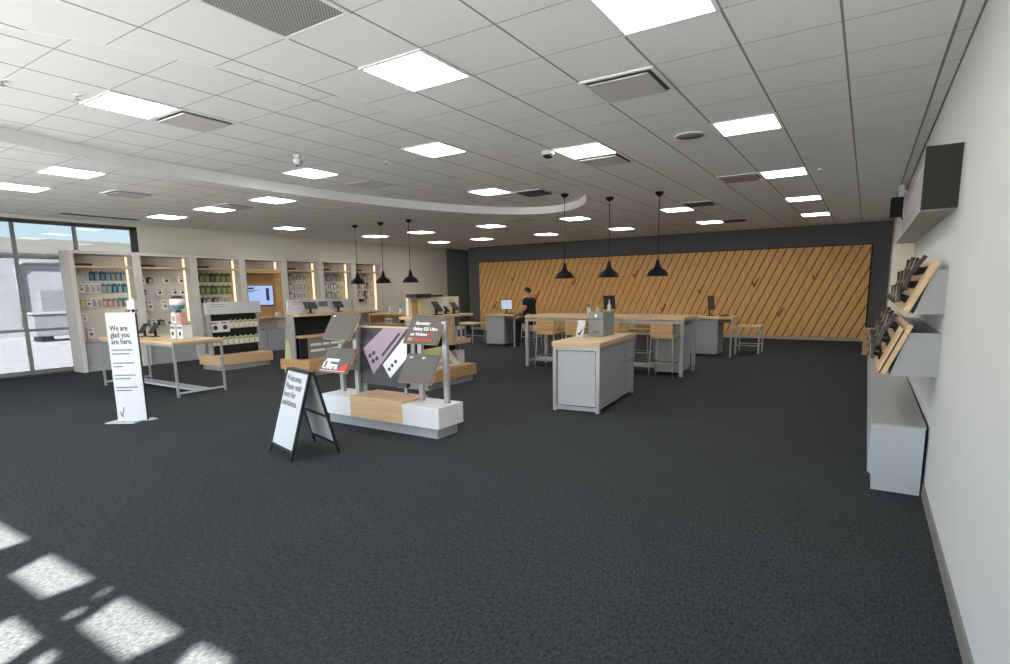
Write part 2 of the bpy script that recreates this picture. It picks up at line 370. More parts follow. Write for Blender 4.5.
# ------------------------------------------------------------------ ceiling fittings
OX, OY, G = -2.0745, 3.171, .61
def cell(i, j): return OX+i*G, OY+j*G
rows = {0: 'row nearest the camera', 5: 'second row from the camera', 10: 'middle row', 15: 'second row from back wall', 20: 'row nearest back wall'}
lights = [(1,0),(1,5),(1,10),(1,15),(1,20),(-2,0),(-2,5),(-3,15),(-3,20),(-7,15),(-7,20),(-11,15),(-11,20),(-12,0),(-12,5),(-15,0),(-15,5),(-15,15),(-15,20),(-18,5),(-18,10),(-18,15),(-18,20)]
def light(i, j, z, label, group):
    x, y = cell(i, j)
    t = thing('ceiling_light', label, 'ceiling light', (x+G/2, y+G/2, z-.012), group)
    f = MB(); e = .026
    for a in ((x, y, x+G, y+e), (x, y+G-e, x+G, y+G), (x, y+e, x+e, y+G-e), (x+G-e, y+e, x+G, y+G-e)): f.box(a[0], a[1], z-.012, a[2], a[3], z)
    f.build('frame', 'alum', t); MB().box(x+e, y+e, z-.009, x+G-e, y+G-e, z-.002).build('diffuser', 'panel', t)
proto = None
for j in sorted(rows):
    cs = sorted([i for i, jj in lights if jj == j], reverse=True)
    for k, i in enumerate(cs):
        lab = ('lit square ceiling panel, %s from the right wall, %s' % (ordn(k), rows[j])) if len(cs) > 1 else 'lit square ceiling panel'
        light(i, j, CEIL, lab, 'lit ceiling panels in the main ceiling')
for (i, j), w in (((-7,-1), 'nearest the camera'), ((-5,4), 'nearer the right wall'), ((-9,4), 'nearer the product wall'), ((-7,9), 'nearest the pendants')):
    light(i, j, TRAY, 'lit square panel inside the oval ceiling recess, the one '+w, 'lit panels in the oval recess')
def diffuser(i, j, z, label, face='vent', gap=True):
    x, y = cell(i, j)
    t = thing('ceiling_vent', label, 'air vent', (x+G/2, y+G/2, z-.03), 'square air vents in the ceiling')
    f = MB(); e = .03
    for a in ((x, y, x+G, y+e), (x, y+G-e, x+G, y+G), (x, y+e, x+e, y+G-e), (x+G-e, y+e, x+G, y+G-e)): f.box(a[0], a[1], z-.014, a[2], a[3], z)
    f.build('frame', 'alum', t); MB().box(x+e, y+e, z-.003, x+G-e, y+G-e, z-.001).build('throat', 'ventd', t)
    MB().box(x+.058, y+.058, z-.030, x+G-.058, y+G-.058, z-.020).build('plaque', face, t)
    p = MB()
    for a, b in ((.1, .1), (.1, G-.1), (G-.1, .1), (G-.1, G-.1)): p.box(x+a-.008, y+b-.008, z-.024, x+a+.008, y+b+.008, z)
    p.build('hanger', 'ventd', t)
for i, j, z, lab, fc in ((0,2,CEIL,'square air vent with raised plaque just behind the nearest large light panel','vent'), (-2,6,CEIL,'square air vent directly behind the lit panel beside the dome camera','vent'),
    (0,10,CEIL,'tan tinted square vent left of the third light panel along the right wall','venttan'), (-2,14,CEIL,'square vent in front of the back wall just before a light panel','ventd'),
    (-2,20,CEIL,'dark square vent beside the last row of light panels near the back wall','ventd'), (-7,0,TRAY,'square vent inside the oval recess touching the nearest recess light','vent'),
    (-6,10,TRAY,'square vent inside the oval recess at its far curved end','ventd'), (-14,2,CEIL,'square vent between the lit panels near the glazing','vent'), (-14,5,CEIL,'square vent beside the light panels above the product wall','vent')):
    diffuser(i, j, z, lab, fc)
for k, j in enumerate((-2, -3)):
    x, y = cell(-2, j)
    t = thing('return_grille', 'perforated grey return air grille, the %s of the adjoining pair' % ('one farther from the camera' if k == 0 else 'one closer to the camera'), 'air grille', (x+G/2, y+G/2, CEIL-.012), 'perforated return air grilles')
    f = MB(); e = .028
    for a in ((x, y, x+G, y+e), (x, y+G-e, x+G, y+G), (x, y+e, x+e, y+G-e), (x+G-e, y+e, x+G, y+G-e)): f.box(a[0], a[1], CEIL-.012, a[2], a[3], CEIL)
    f.build('frame', 'alum', t); MB().box(x+e, y+e, CEIL-.007, x+G-e, y+G-e, CEIL-.001).build('perforated_plate', 'grille', t)
for (i, j, z, lab) in ((-9,6,TRAY,'blank pale panel in the oval recess beyond the camera dome'), (-9,14,CEIL,'unlit pale ceiling panel between the pendant groups'), (-9,20,CEIL,'unlit pale ceiling panel near the back wall')):
    x, y = cell(i, j); b = MB().box(x+.01, y+.01, z-.008, x+G-.01, y+G-.01, z); tag(b.build('access_hatch', mat('pale_hatch', (.62, .62, .64), .5), loc=base_of(b)), lab, 'access hatch', 'blank ceiling panels')
b = MB()
for q in range(3): b.box(-13.82+q*.05, 5.0, CEIL-.012, -13.79+q*.05, 6.4, CEIL)
b.box(-13.84, 4.98, CEIL-.006, -13.66, 6.42, CEIL)
tag(b.build('slot_diffuser', ['ventd'], loc=base_of(b)), 'long narrow slot diffuser in the ceiling along the glazing', 'air vent')
t = thing('ceiling_speaker', 'round flush speaker grille in the ceiling among the light panels', 'speaker', (-1.76, 6.57, CEIL-.015))
MB().lathe([(.155, 0), (.165, -.006), (.16, -.014), (.145, -.014)], (-1.76, 6.57, CEIL), cap=False).build('rim', 'alum', t); MB().lathe([(.001, -.012), (.145, -.012), (.145, -.006)], (-1.76, 6.57, CEIL), cap=False).build('speaker_grille', mat('speaker_cloth', (.22, .22, .22), .8), t)
t = thing('dome_camera', 'white dome camera with dark lens beside a lit ceiling panel', 'security camera', (-3.37, 6.28, CEIL-.1))
MB().lathe([(.075, 0), (.08, -.03), (.072, -.05)], (-3.37, 6.28, CEIL)).build('housing', 'white', t); MB().lathe([(.066, -.05), (.055, -.07), (.03, -.085), (.001, -.088)], (-3.37, 6.28, CEIL)).build('lens_dome', 'black', t)
t = thing('turret_camera', 'white cone shaped camera hanging inside the oval recess', 'security camera', (-6.46, 5.06, TRAY-.13))
MB().lathe([(.05, 0), (.05, -.02), (.025, -.03), (.025, -.04)], (-6.46, 5.06, TRAY)).build('mount', 'white', t); MB().lathe([(.028, -.04), (.06, -.06), (.055, -.10), (.035, -.13), (.001, -.135)], (-6.46, 5.06, TRAY)).build('housing', 'white', t); MB().lathe([(.02, -.118), (.018, -.14), (.001, -.142)], (-6.46, 5.04, TRAY)).build('lens', 'black', t)
def sprinkler(x, y, z, lab, s=1):
    t = thing('fire_sprinkler', lab, 'sprinkler', (x, y, z-.05*s), 'fire sprinklers in the ceiling')
    MB().lathe([(.038*s, 0), (.034*s, -.010), (.012*s, -.014)], (x, y, z), 14).build('escutcheon', 'alum', t)
    MB().lathe([(.010*s, -.01), (.010*s, -.04*s)], (x, y, z), 10).build('stem', 'steel', t); MB().lathe([(.001, -.04*s), (.028*s, -.042*s), (.028*s, -.046*s), (.001, -.05*s)], (x, y, z), 12).build('deflector', 'steel', t)
for x, y, z, lab in ((-1.45,13.7,CEIL,'small sprinkler head by the last two panels along the right wall'), (-.69,9.6,CEIL,'small sprinkler head on the tiles nearest the right wall'), (-6.4,12.2,CEIL,'small sprinkler head just past the far end of the oval recess'),
    (-5.83,6.05,TRAY,'small sprinkler head in the middle of the oval recess'), (-6.1,2.45,TRAY,'small sprinkler head in the recess beside its nearest light'), (-6.19,1.95,TRAY,'sprinkler head at the recess edge closest to the camera'), (-9.3,14.6,CEIL,'small sprinkler head above the far accessory tables')):
    sprinkler(x, y, z, lab, .95)

# pendants
def pendant(x, y, top=CEIL):
    t = thing('pendant_lamp', 'x', 'pendant lamp', (x, y, 1.83))
    MB().lathe([(.075, 0), (.075, -.02), (.055, -.05), (.02, -.075), (.001, -.078)], (x, y, top), 20).build('canopy', 'pendant', t)
    MB().tube([(x, y, top-.07), (x, y, 2.10)], .006, 8).build('cord', 'pendant', t)
    MB().lathe([(.012, .30), (.024, .285), (.036, .24), (.045, .20), (.055, .165)], (x, y, 1.83), 20).build('socket_cap', 'pendant', t)
    MB().lathe([(.052, .17), (.075, .14), (.12, .115), (.155, .085), (.172, .05), (.185, .02), (.205, 0), (.200, 0), (.168, .048), (.15, .08), (.115, .108), (.05, .15)], (x, y, 1.83), 32).build('lamp_shade', 'pendant', t)
    MB().lathe([(.001, .03), (.025, .04), (.034, .065), (.025, .10), (.015, .13)], (x, y, 1.83), 14).build('bulb', mat('dull_bulb', (.5, .48, .42), .3), t)
    return t
pends = [(-3.2, 10.1, 'black pendant lamp over the tall table, the one nearest the right wall'), (-4.13, 10.1, 'black pendant lamp over the tall table, middle of its three'), (-5.06, 10.1, 'black pendant lamp over the tall table, the one nearest the oval recess'),
         (-9.2, 10.2, 'black pendant lamp of the group by the product wall, clear of the shelving'), (-10.1, 10.2, 'black pendant lamp by the product wall, middle of its three'), (-11.0, 10.2, 'black pendant lamp in front of the last phone case bay')]
p0 = pendant(*pends[0][:2])
for k, (x, y, lab) in enumerate(pends):
    o = p0 if k == 0 else pendant(x, y, TRAY) if k == 2 else dup(p0, (x, y, 1.83))
    o['label'] = lab; o['group'] = 'black pendant lamps over the tall table' if k < 3 else 'black pendant lamps beside the product wall'

# ------------------------------------------------------------------ slatted feature on the back wall
FY = BACK-.055; PX0, PX1, PZ0, PZ1 = -13.15, .03, .09, 2.68
def clip(poly):
    for ax, lim, sg in ((0, PX0, 1), (0, PX1, -1), (1, PZ0, 1), (1, PZ1, -1)):
        out = []
        for i in range(len(poly)):
            a, b = poly[i], poly[(i+1) % len(poly)]; da, db = sg*(a[ax]-lim), sg*(b[ax]-lim)
            if da >= 0: out.append(a)
            if da*db < 0:
                s = da/(da-db); out.append((a[0]+s*(b[0]-a[0]), a[1]+s*(b[1]-a[1])))
        poly = out
        if len(poly) < 3: return None
    return poly
t = thing('timber_cladding', 'wide cladding of slanted timber planks with red check marks on the back wall', 'wall cladding', (-6.5, BACK, PZ0))
MB().box(PX0, FY+.025, PZ0, PX1, BACK, PZ1).build('backing', 'groove', t)
mb = MB(); pitch = .236; gapw = .030; slant = 1.15/2.53
x = PX0-1.4
while x < PX1+.3:
    hgt = PZ1-PZ0; q = clip([(x, PZ0), (x+pitch-gapw, PZ0), (x+pitch-gapw+slant*hgt, PZ1), (x+slant*hgt, PZ1)])
    if q: mb.prism([(a, FY, c) for a, c in q], (0, .03, 0))
    x += pitch
mb.build('plank', 'plank', t)
fr = MB().box(PX1, FY-.005, PZ0, PX1+.03, BACK, PZ1+.02).box(PX0, FY-.005, PZ1, PX1, BACK, PZ1+.02); fr.build('edge_trim', 'blackm', t)
for (cx, cz) in ((-11.56,2.03),(-12.43,.98),(-10.51,1.36),(-8.97,1.84),(-6.68,2.06),(-5.69,.90),(-4.51,1.5),(-2.89,1.69),(-2.16,.8),(-1.28,1.86)):
    MB().prism([(cx+a*.8,FY,cz+b*.8) for a, b in ((-.115,.02),(-.055,.035),(-.03,-.05),(.10,.20),(.155,.20),(0,-.16),(-.045,-.16))], (0, -.012, 0)).build('check_mark', 'red', t)

# ------------------------------------------------------------------ product wall bays
BX0, BX1 = WALLL+.005, -14.1
Y0, PIT_ = 5.14, 1.297
bay_what = ['blue and white boxed cases', 'boxed small speakers and headsets', 'green boxed accessories', 'a blue wall screen', 'pale phone cases and black gadgets', 'grey phone cases', 'mixed phone cases at the far end']
BKX = -14.50
for k in range(7):
    y0, y1 = Y0+k*PIT_, Y0+(k+1)*PIT_-.003
    t = thing('display_bay', 'beige wall bay holding %s, %s from the glazing' % (bay_what[k], ordn(k)), 'display bay', (-14.35, (y0+y1)/2, 0), 'display bays along the product wall')
    for y in (y0, y1-.085): MB().box(BX0, y, .0, BX1, y+.085, 2.60).build('side_panel', 'bay', t)
    MB().box(BX0, y0+.085, .09, BKX, y1-.085, 2.52).build('back_panel', 'pegback', t)
    MB().box(BX0, y0+.085, 2.53, BX1, y1-.085, 2.60).build('top_panel', 'bay', t)
    MB().box(BKX, y0+.085, 2.245, BX1-.03, y1-.085, 2.28).build('shelf', 'oak', t)
    MB().box(BX0, y0+.085, 0, BX1-.05, y1-.085, .10).build('plinth', 'grey', t)
    c = MB().box(BKX, y0+.085, .10, -14.2, y1-.085, .60); c.box(BKX, y0+.085, .60, -14.19, y1-.085, .615)
    cb = c.build('base_cabinet', 'grey', t)
    MB().box(-14.2, (y0+y1)/2-.004, .12, -14.196, (y0+y1)/2+.004, .58).build('door_gap', 'blackm', cb)
    MB().box(BKX+.06, y1-.092, 2.30, BKX+.14, y1-.0855, 2.50).build('light_strip', 'led', t); MB().box(BKX+.06, y1-.092, .98, BKX+.14, y1-.0855, 2.23).build('light_strip', 'led', t)
    if k >= 3: MB().box(BKX, y0+.085, .93, BX1+.0, y1-.085, .965).build('counter_shelf', 'oak', t)
    if k == 3:
        f = MB(); a, b = y0+.085, y1-.085
        f.box(BKX, a, 2.18, -14.16, b, 2.245).box(BKX, a, .965, -14.16, a+.06, 2.18).box(BKX, b-.05, .965, -14.16, b, 2.18)
        f.box(BKX+.001, a+.06, .965, BKX+.02, b-.05, 2.18)
        f.build('wood_surround', 'oakd', t)
    tr = thing('network_router', 'small black box lying on the top shelf of the %s bay from the glazing' % ordn(k), 'router', (-14.3, y0+.3, 2.28), 'black boxes on the top shelves')
    if k != 3:
        MB().box(-14.42, y0+.12, 2.288, -14.2, y0+.45, 2.335).build('case', 'black', tr, bevel=.008)
        ft = MB()
        for a, b in ((-14.40, y0+.14), (-14.24, y0+.14), (-14.40, y0+.41), (-14.24, y0+.41)): ft.box(a, b, 2.28, a+.02, b+.02, 2.289)
        ft.build('foot', 'blackm', tr)
    else: bpy.data.objects.remove(tr)

PACK = {}
def pack(kind, w, h, d, body, art, dot=None, tab=True):
    mb = MB().box(0, -w/2, -h/2, d, w/2, h/2)
    mb.box(d-.0005, -w*.36, -h*.40, d+.0015, w*.36, h*.22, 1)
    mb.box(d-.0005, -w*.36, h*.28, d+.0012, w*.2, h*.38, 2)
    if tab: mb.box(d*.4, -w*.18, h/2, d*.4+.003, w*.18, h/2+.025, 0)
    if dot:
        mb.tube([(d, 0, -h*.08), (d+.004, 0, -h*.08)], min(w, h)*.24, 14, 3)
    o = mb.build('boxed_accessory', [body, art, 'ink', dot or 'ink'])
    PACK[kind] = o.data; bpy.data.objects.remove(o); return o
PK = [('blue', .085, .19, .045, 'blue', 'packg'), ('navy', .085, .19, .045, 'blued', 'blue'), ('white', .10, .19, .05, 'pack', 'packg'), ('whited', .10, .19, .05, 'pack', 'pack', 'packd'),
      ('yellow', .085, .18, .045, 'yellow', 'lime'), ('mixed', .09, .17, .045, 'packg', 'pink'), ('ear', .11, .12, .05, 'pack', 'yellow'), ('watch', .11, .16, .06, 'pack', 'pack', 'blue'),
      ('green', .12, .22, .05, 'green', 'limed'), ('greend', .12, .22, .05, 'packd', 'green'), ('cube', .14, .16, .10, 'pack', 'pack', 'packd'), ('dark', .11, .12, .10, 'packd', 'packg'),
      ('tall', .13, .24, .08, 'pack', 'pack', 'brown'), ('case', .085, .20, .03, 'pack', 'packg'), ('caseg', .085, .20, .03, 'packg', 'pack'), ('cased', .085, .20, .03, 'packd', 'packg'),
      ('lime', .12, .17, .05, 'lime', 'pack'), ('big', .22, .24, .08, 'pack', 'pack', 'packd'), ('pinkc', .085, .20, .03, 'pink', 'pack'), ('gadget', .17, .09, .07, 'packd', 'packd'), ('gold', .09, .12, .04, 'yellow', 'inko')]
for a in PK: pack(*a, tab=a[0] not in ('gadget', 'big', 'cube', 'tall'))
DESC = dict(blue='blue boxed phone case', navy='navy boxed phone case', white='white boxed phone case', whited='white box with dark round window', yellow='yellow boxed case', mixed='grey and pink boxed earphones', ear='small white boxed earbuds', watch='white box with blue round face',
            green='green boxed accessory', greend='black and green boxed accessory', cube='white box with black speaker', dark='small black boxed charger', tall='tall white box with brown oval', case='pale phone case', caseg='grey phone case', cased='black phone case', lime='lime green boxed accessory', big='large white boxed headset', pinkc='pink phone case', gadget='black gadget', gold='gold boxed accessory')
def hang(kind, x, y, z, where, group, name='boxed_accessory', cat='boxed accessory'):
    o = bpy.data.objects.new(name, PACK[kind]); COL.objects.link(o); o.location = (x, y, z)
    return tag(o, DESC[kind]+' '+where, cat, group)
rown = ['top', 'second', 'third', 'fourth', 'lowest']
def row(bay, r, z, kinds, y_from, step, x=BKX, rr=None):
    seen = {}
    for q, kd in enumerate(kinds):
        if kd is None: continue
        hang(kd, x, y_from+q*step, z, '%s along the %s row, %s bay from glazing' % (ordn(q), rown[rr if rr is not None else r], ordn(bay)), 'boxes in the %s row of the %s display bay' % (rown[r], ordn(bay)))
b0 = Y0
row(0, 0, 2.07, ['ear', 'ear', None, 'navy', 'blue', 'navy', 'blue', 'blue', 'blue', 'blue'], b0+.20, .105)
row(0, 1, 1.80, ['white', 'whited', 'white', 'white', 'white', 'blue', 'blue', 'navy', 'blue', 'navy'], b0+.18, .108)
row(0, 2, 1.48, ['yellow', 'yellow', 'whited', 'white', 'white', 'mixed', 'mixed', 'mixed', 'blue', 'blue'], b0+.18, .105)
row(0, 3, 1.16, ['watch', None, None, None, 'watch', None, None, 'watch'], b0+.27, .11)
row(0, 4, .82, ['tall', None, None, 'dark', None, 'dark'], b0+.35, .16)
b1 = Y0+PIT_
row(1, 0, 1.98, ['cube', 'dark', None, 'cube', None, 'cube'], b1+.22, .18)
row(1, 1, 1.70, ['dark', None, 'cube', None, 'cube', 'cube'], b1+.22, .18)
row(1, 2, 1.38, ['tall', None, 'tall', None, 'tall'], b1+.34, .17)
row(1, 3, .97, ['dark', 'cube', 'dark', 'cube', 'dark', 'cube'], b1+.2, .175)
b2 = Y0+2*PIT_
for r, z in ((0, 2.05), (1, 1.74)): row(2, r, z, ['greend', 'green', 'green', 'greend', 'green', 'green', 'green'], b2+.22, .145)
row(2, 2, 1.47, ['dark', 'dark', 'mixed', 'dark', 'mixed', 'white', 'gold'], b2+.22, .145)
for b, ks in ((4, ['case', 'case', 'caseg', 'case', 'case', 'case']), (5, ['caseg', 'case', 'caseg', 'caseg', 'case', 'caseg']), (6, ['case', 'cased', 'pinkc', 'cased', 'case', 'pinkc'])):
    yb = Y0+b*PIT_
    for r, z in enumerate((2.08, 1.81, 1.54)):
        row(b, r, z, [(ks+ks)[(q+r) % 6 if b != 4 else q] for q in range(7)], yb+.18, .125)
    row(b, 3, 1.33, ['gadget', None, 'gadget'] if b < 6 else ['cased', 'gadget', 'caseg'], yb+.35, .26)
    for r, z in enumerate((2.02, 1.76, 1.50)):
        hang('gold', BKX, yb+PIT_-.19, z, 'lit by the strip, %s row, %s bay from glazing' % (rown[r], ordn(b)), 'gold boxes by the light strips')
# wall screen in the fourth bay
y3 = Y0+3*PIT_
t = thing('wall_screen', 'blue lit television screen in the wood framed bay of the product wall', 'television', (-14.4, y3+.6, 1.32))
MB().box(BKX+.02, y3+.15, 1.28, BKX+.075, y3+1.10, 1.86).build('casing', 'black', t, bevel=.01)
sc_ = MB().box(BKX+.075, y3+.17, 1.30, BKX+.078, y3+1.08, 1.84).build('screen', 'screen', t)
for (a, b, c, d) in ((.22, .50, 1.745, 1.79), (.22, .66, 1.70, 1.715), (.22, .48, 1.665, 1.68)): MB().box(BKX+.078, y3+a, c, BKX+.0795, y3+b, d).build('text_line', 'ink', sc_)
MB().box(BKX+.078, y3+.86, 1.42, BKX+.0795, y3+.96, 1.77).build('phone_picture', 'blued', sc_)
b = MB().box(-14.36, y3+1.05, .965, -14.26, y3+1.16, 1.075).tube([(-14.26, y3+1.105, 1.02), (-14.255, y3+1.105, 1.02)], .032, 14, 1)
tag(b.build('smart_speaker', ['white', 'pink'], loc=base_of(b), bevel=.008), 'small white cube speaker with pink face on the shelf under the wall screen', 'speaker')

# ------------------------------------------------------------------ gondolas
def gondola(label, x1, y0, y1, depth=.80, kind=0, back=.42):
    """free standing accessory fixture facing +X: wood deck out to x1, upright body set back"""
    xb = x1-depth; xk = x1-back
    t = thing('accessory_gondola', label, 'display stand', ((x1+xb)/2, (y0+y1)/2, 0))
    MB().box(xb+.05, y0+.05, 0, x1-.05, y1-.05, .11).build('plinth', 'grey', t)
    MB().box(xb, y0, .11, x1, y1, .31).build('base_deck', 'oakd' if kind else 'oak', t, bevel=.004)
    for y in (y0+.05, y1-.08): MB().box(xk-.06, y, .31, xk+.10, y+.03, 1.21).build('side_panel', 'metal', t)
    MB().box(xk-.05, y0+.08, .31, xk, y1-.08, 1.20).build('back_panel', 'blackm', t)
    return t
g1 = gondola('freestanding accessory stand with blank white header and green boxes on black pegboard', -11.50, 6.66, 7.94)
hd = MB().box(-11.98, 6.69, 1.20, -11.84, 7.95, 1.46).build('header', 'card', g1)
for (a, b, c, d) in ((.06, .36, 1.405, 1.415), (.07, .42, 1.365, 1.375)): MB().box(-11.84, 6.70+a, c, -11.838, 6.70+b, d).build('text_line', 'inkm', hd)
gx = -11.92
for q in range(9):
    if q < 2: hang('big', gx, 6.83+q*.22, .93, '%s along in the upper row of the pegboard stand' % ordn(q), 'boxes on the black pegboard stand')
    elif q < 8: hang('lime', gx, 7.22+(q-2)*.12, .96, '%s along in the upper row of the pegboard stand' % ordn(q), 'boxes on the black pegboard stand')
for q in range(9): hang('lime', gx, 6.79+q*.128, .60, '%s along in the lower row of the pegboard stand' % ordn(q), 'boxes on the black pegboard stand')

g2 = gondola('freestanding stand with white header, demo phones and a grey lettered panel', -9.06, 7.03, 8.75, depth=.9, kind=1, back=.56)
MB().box(-9.72, 7.09, 1.215, -9.66, 8.66, 1.49).build('header', 'card', g2)
MB().box(-9.72, 7.09, 1.165, -9.36, 8.66, 1.215).build('phone_shelf', 'oak', g2); MB().box(-9.62, 7.13, .74, -9.34, 8.66, .78).build('shelf', 'oak', g2)
pnl = MB().box(-9.46, 7.32, .31, -9.42, 8.64, .74).build('lettered_panel', 'greym', g2)
MB().box(-9.46, 7.13, .31, -9.43, 7.31, .74).build('dark_panel', 'blackf', g2)
for (z, w) in ((.56, (.05, .32, .36, .52, .57, .95)), (.44, (.05, .42, .46, .80))):
    for a, b in zip(w[::2], w[1::2]): MB().box(-9.42, 7.32+a, z, -9.418, 7.32+b, z+.05).build('text_line', 'inkw', pnl)
for (a, b, c, d) in ((.12, .55, 1.44, 1.455), (.12, .40, 1.40, 1.41), (.75, .98, 1.34, 1.45)): MB().box(-9.66, 7.09+a, c, -9.658, 7.09+b, d).build('text_line', 'inkm', g2)
def demo_phone(x, y, z, label, group, facing=(1, 0), s=1.0, wide=1.0, lean=.66):
    """handset tilted on a short stand"""
    fx, fy = facing; n = Vector((fx, fy, 0)).normalized(); r = Vector((-n.y, n.x, 0)); t = thing('demo_phone', label, 'demo phone', (x, y, z), group)
    upd = (Vector((0, 0, 1))*.75 - n*lean).normalized(); c = Vector((x, y, z+.12*s)); nr = r.cross(upd) if r.cross(upd).dot(n) > 0 else -r.cross(upd)
    MB().obox(c, r*.045*s*wide, upd*.09*s, nr*.006).build('handset', 'black', t, bevel=.003)
    MB().obox(c+nr*.0066, r*.040*s*wide, upd*.082*s, nr*.0008).build('screen', 'dim', t)
    MB().obox(c-nr*.03-Vector((0, 0, .06*s)), r*.02, Vector((0, 0, .062*s)), n*.012).build('stand', 'blackm', t)
    MB().obox((x, y, z+.006), r*.05*s, n*.05*s, (0, 0, .006)).build('foot_plate', 'blackm', t)
    return t
demo_phone(-9.50, 7.50, 1.215, 'black demo phone on stand upon the white header stand shelf, nearest the camera', 'demo phones on the white header stand', facing=(1, -.45), s=1.35, wide=2.0, lean=1.3)
demo_phone(-9.50, 8.22, 1.215, 'black demo phone on stand upon the white header stand shelf, farther one', 'demo phones on the white header stand', facing=(1, -.45), s=1.35, wide=1.6, lean=1.3)
b = MB().prism([(-9.98, 7.16, .31), (-9.76, 7.16, .31), (-9.82, 7.16, .68), (-9.92, 7.16, .68)], (0, .03, 0)); tag(b.build('lime_card', 'lime', loc=base_of(b)), 'lime green card standing on the end of the white header stand', 'card')

# third stand, beyond the island
g3 = gondola('freestanding wood edged stand with cream backdrop behind the promotional island', -5.95, 6.92, 8.28, kind=1)
MB().box(-6.55, 6.93, 1.17, -6.10, 8.42, 1.215).build('top_shelf', 'oak', g3)
MB().box(-6.32, 7.80, .68, -6.12, 7.88, 1.17).build('upright', 'oak', g3)
MB().box(-6.37, 7.88, .68, -6.12, 8.36, .75).build('shelf', 'oak', g3)
bd = MB().box(-6.55, 7.12, 1.215, -6.50, 8.52, 1.52).build('backdrop', 'cream', g3)
for y, w, c in ((7.20, .16, 'oakd'), (7.42, .10, 'yellow'), (7.62, .17, 'pack'), (8.02, .14, 'pack'), (8.24, .12, 'yellow')): MB().box(-6.50, y, 1.23, -6.496, y+w, 1.50).build('picture_card', c, bd)
b = MB().box(-6.58, 7.16, 1.52, -6.35, 7.55, 1.585).box(-6.58, 7.55, 1.53, -6.42, 7.95, 1.56); tag(b.build('display_sign', 'blackf', loc=base_of(b), bevel=.005), 'flat black sign bar lying along the top of the cream backdrop', 'sign')
for y, h, lab in ((7.66, .27, 'black demo tablet on stand before the cream backdrop, the tallest'), (7.92, .16, 'small black demo phone before the cream backdrop, between two others'), (8.16, .24, 'black demo phone before the cream backdrop, nearest the dark wall')):
    demo_phone(-6.32, y, 1.215, lab, 'demo devices on the wood edged stand', s=h/.22, wide=1.5)
for y, lab in ((7.92, 'white boxed bottle under the wood edged stand top, nearer the camera'), (8.06, 'pale boxed gadget under the wood edged stand top, middle one'), (8.20, 'white box under the wood edged stand top, farther one')):
    b = MB().box(-6.30, y, .75, -6.20, y+.08, .99).box(-6.20, y+.01, .80, -6.198, y+.07, .93, 1); tag(b.build('product_carton', ['pack', 'packd'], loc=base_of(b)), lab, 'box', 'cartons in the wood edged stand')
t = thing('leaning_poster', 'cream photo poster leaning on the base of the wood edged stand', 'poster', (-6.2, 7.55, .31))
MB().prism([(-6.30, 7.15, .64), (-6.30, 7.85, .66), (-6.08, 7.98, .315), (-6.08, 7.15, .315)], (-.015, 0, 0)).build('board', 'cream', t)
for z0, z1, c in ((.54, .61, 'yellow'), (.44, .51, 'pack'), (.35, .41, 'purple')):
    xx = lambda z: -6.078-(z-.315)*.22/.33
    MB().prism([(xx(z0), 7.2, z0), (xx(z0), 7.78, z0), (xx(z1), 7.76, z1), (xx(z1), 7.2, z1)], (.004, 0, .004)).build('picture', c, t)
b = MB().box(-6.33, 8.02, .31, -6.16, 8.20, .56); tag(b.build('product_carton', ['card'], loc=base_of(b)), 'white box standing on the base of the wood edged stand', 'box')

# ------------------------------------------------------------------ promotional island
t = thing('promotional_island', 'low white and wood display island with tilted grey sign boards on posts', 'display island', (-4.87, 4.9, 0))
MB().box(-5.72, 4.70, 0, -3.93, 5.06, .12).build('plinth', 'grey', t)
MB().box(-5.82, 4.66, .12, -5.28, 5.11, .36).build('white_block', 'white', t, bevel=.004); MB().box(-4.42, 4.66, .12, -3.88, 5.11, .36).build('white_block', 'white', t, bevel=.004)
MB().box(-5.28, 4.655, .12, -4.42, 5.12, .385).build('wood_block', 'oak', t, bevel=.003)
for x, zt in ((-5.72, .98), (-5.44, 1.15), (-4.36, 1.06), (-3.985, 1.30)): MB().box(x-.03, 4.93, .36, x+.03, 4.975, zt).build('post', 'metal', t)
def board(x0, x1, zb, zt, yb, yt):
    upd = Vector((0, yt-yb, zt-zb)); c = Vector(((x0+x1)/2, (yb+yt)/2, (zb+zt)/2)); nr = Vector((0, -(zt-zb), yt-yb)).normalized()
    o = MB().obox(c, ((x1-x0)/2, 0, 0), upd/2, nr*.012).build('sign_board', ['greyd'], t)
    MB().obox(c-nr*.008, ((x1-x0)/2+.004, 0, 0), upd/2*1.012, nr*.007).build('board_edge', 'oak', o)
    return o, (lambda u, v: Vector((x0+u*(x1-x0), yb, zb))+upd*v+nr*.0125), upd.normalized()
B1 = board(-5.88, -5.38, 1.055, 1.365, 4.8, 5.0); B2 = board(-5.88, -5.37, .645, .925, 4.7, 4.9); B3 = board(-4.485, -3.985, 1.05, 1.355, 4.8, 5.0); B4 = board(-4.50, -4.01, .61, .915, 4.7, 4.9)
RX = (1, 0, 0)
lettering('lettering', 'Samsung', .062, B3[1](.18, .66), RX, B3[2], 'inkw', B3[0], fat=.03)
lettering('lettering', 'Galaxy S22 Ultra', .056, B3[1](.16, .46), RX, B3[2], 'inkw', B3[0], fat=.03, narrow=.95)
lettering('lettering', 'on Verizon', .056, B3[1](.14, .27), RX, B3[2], 'inkw', B3[0], fat=.03)
lettering('lettering', '5G', .056, B3[1](.68, .27), RX, B3[2], 'inkr', B3[0], fat=.03)
lettering('lettering', '5G', .052, B3[1](.12, .09), RX, B3[2], 'inko', B3[0], fat=.03)
lettering('lettering', 'Ultra Wideband', .052, B3[1](.30, .09), RX, B3[2], 'inkr', B3[0], fat=.03, narrow=.8)
o = B2[0]
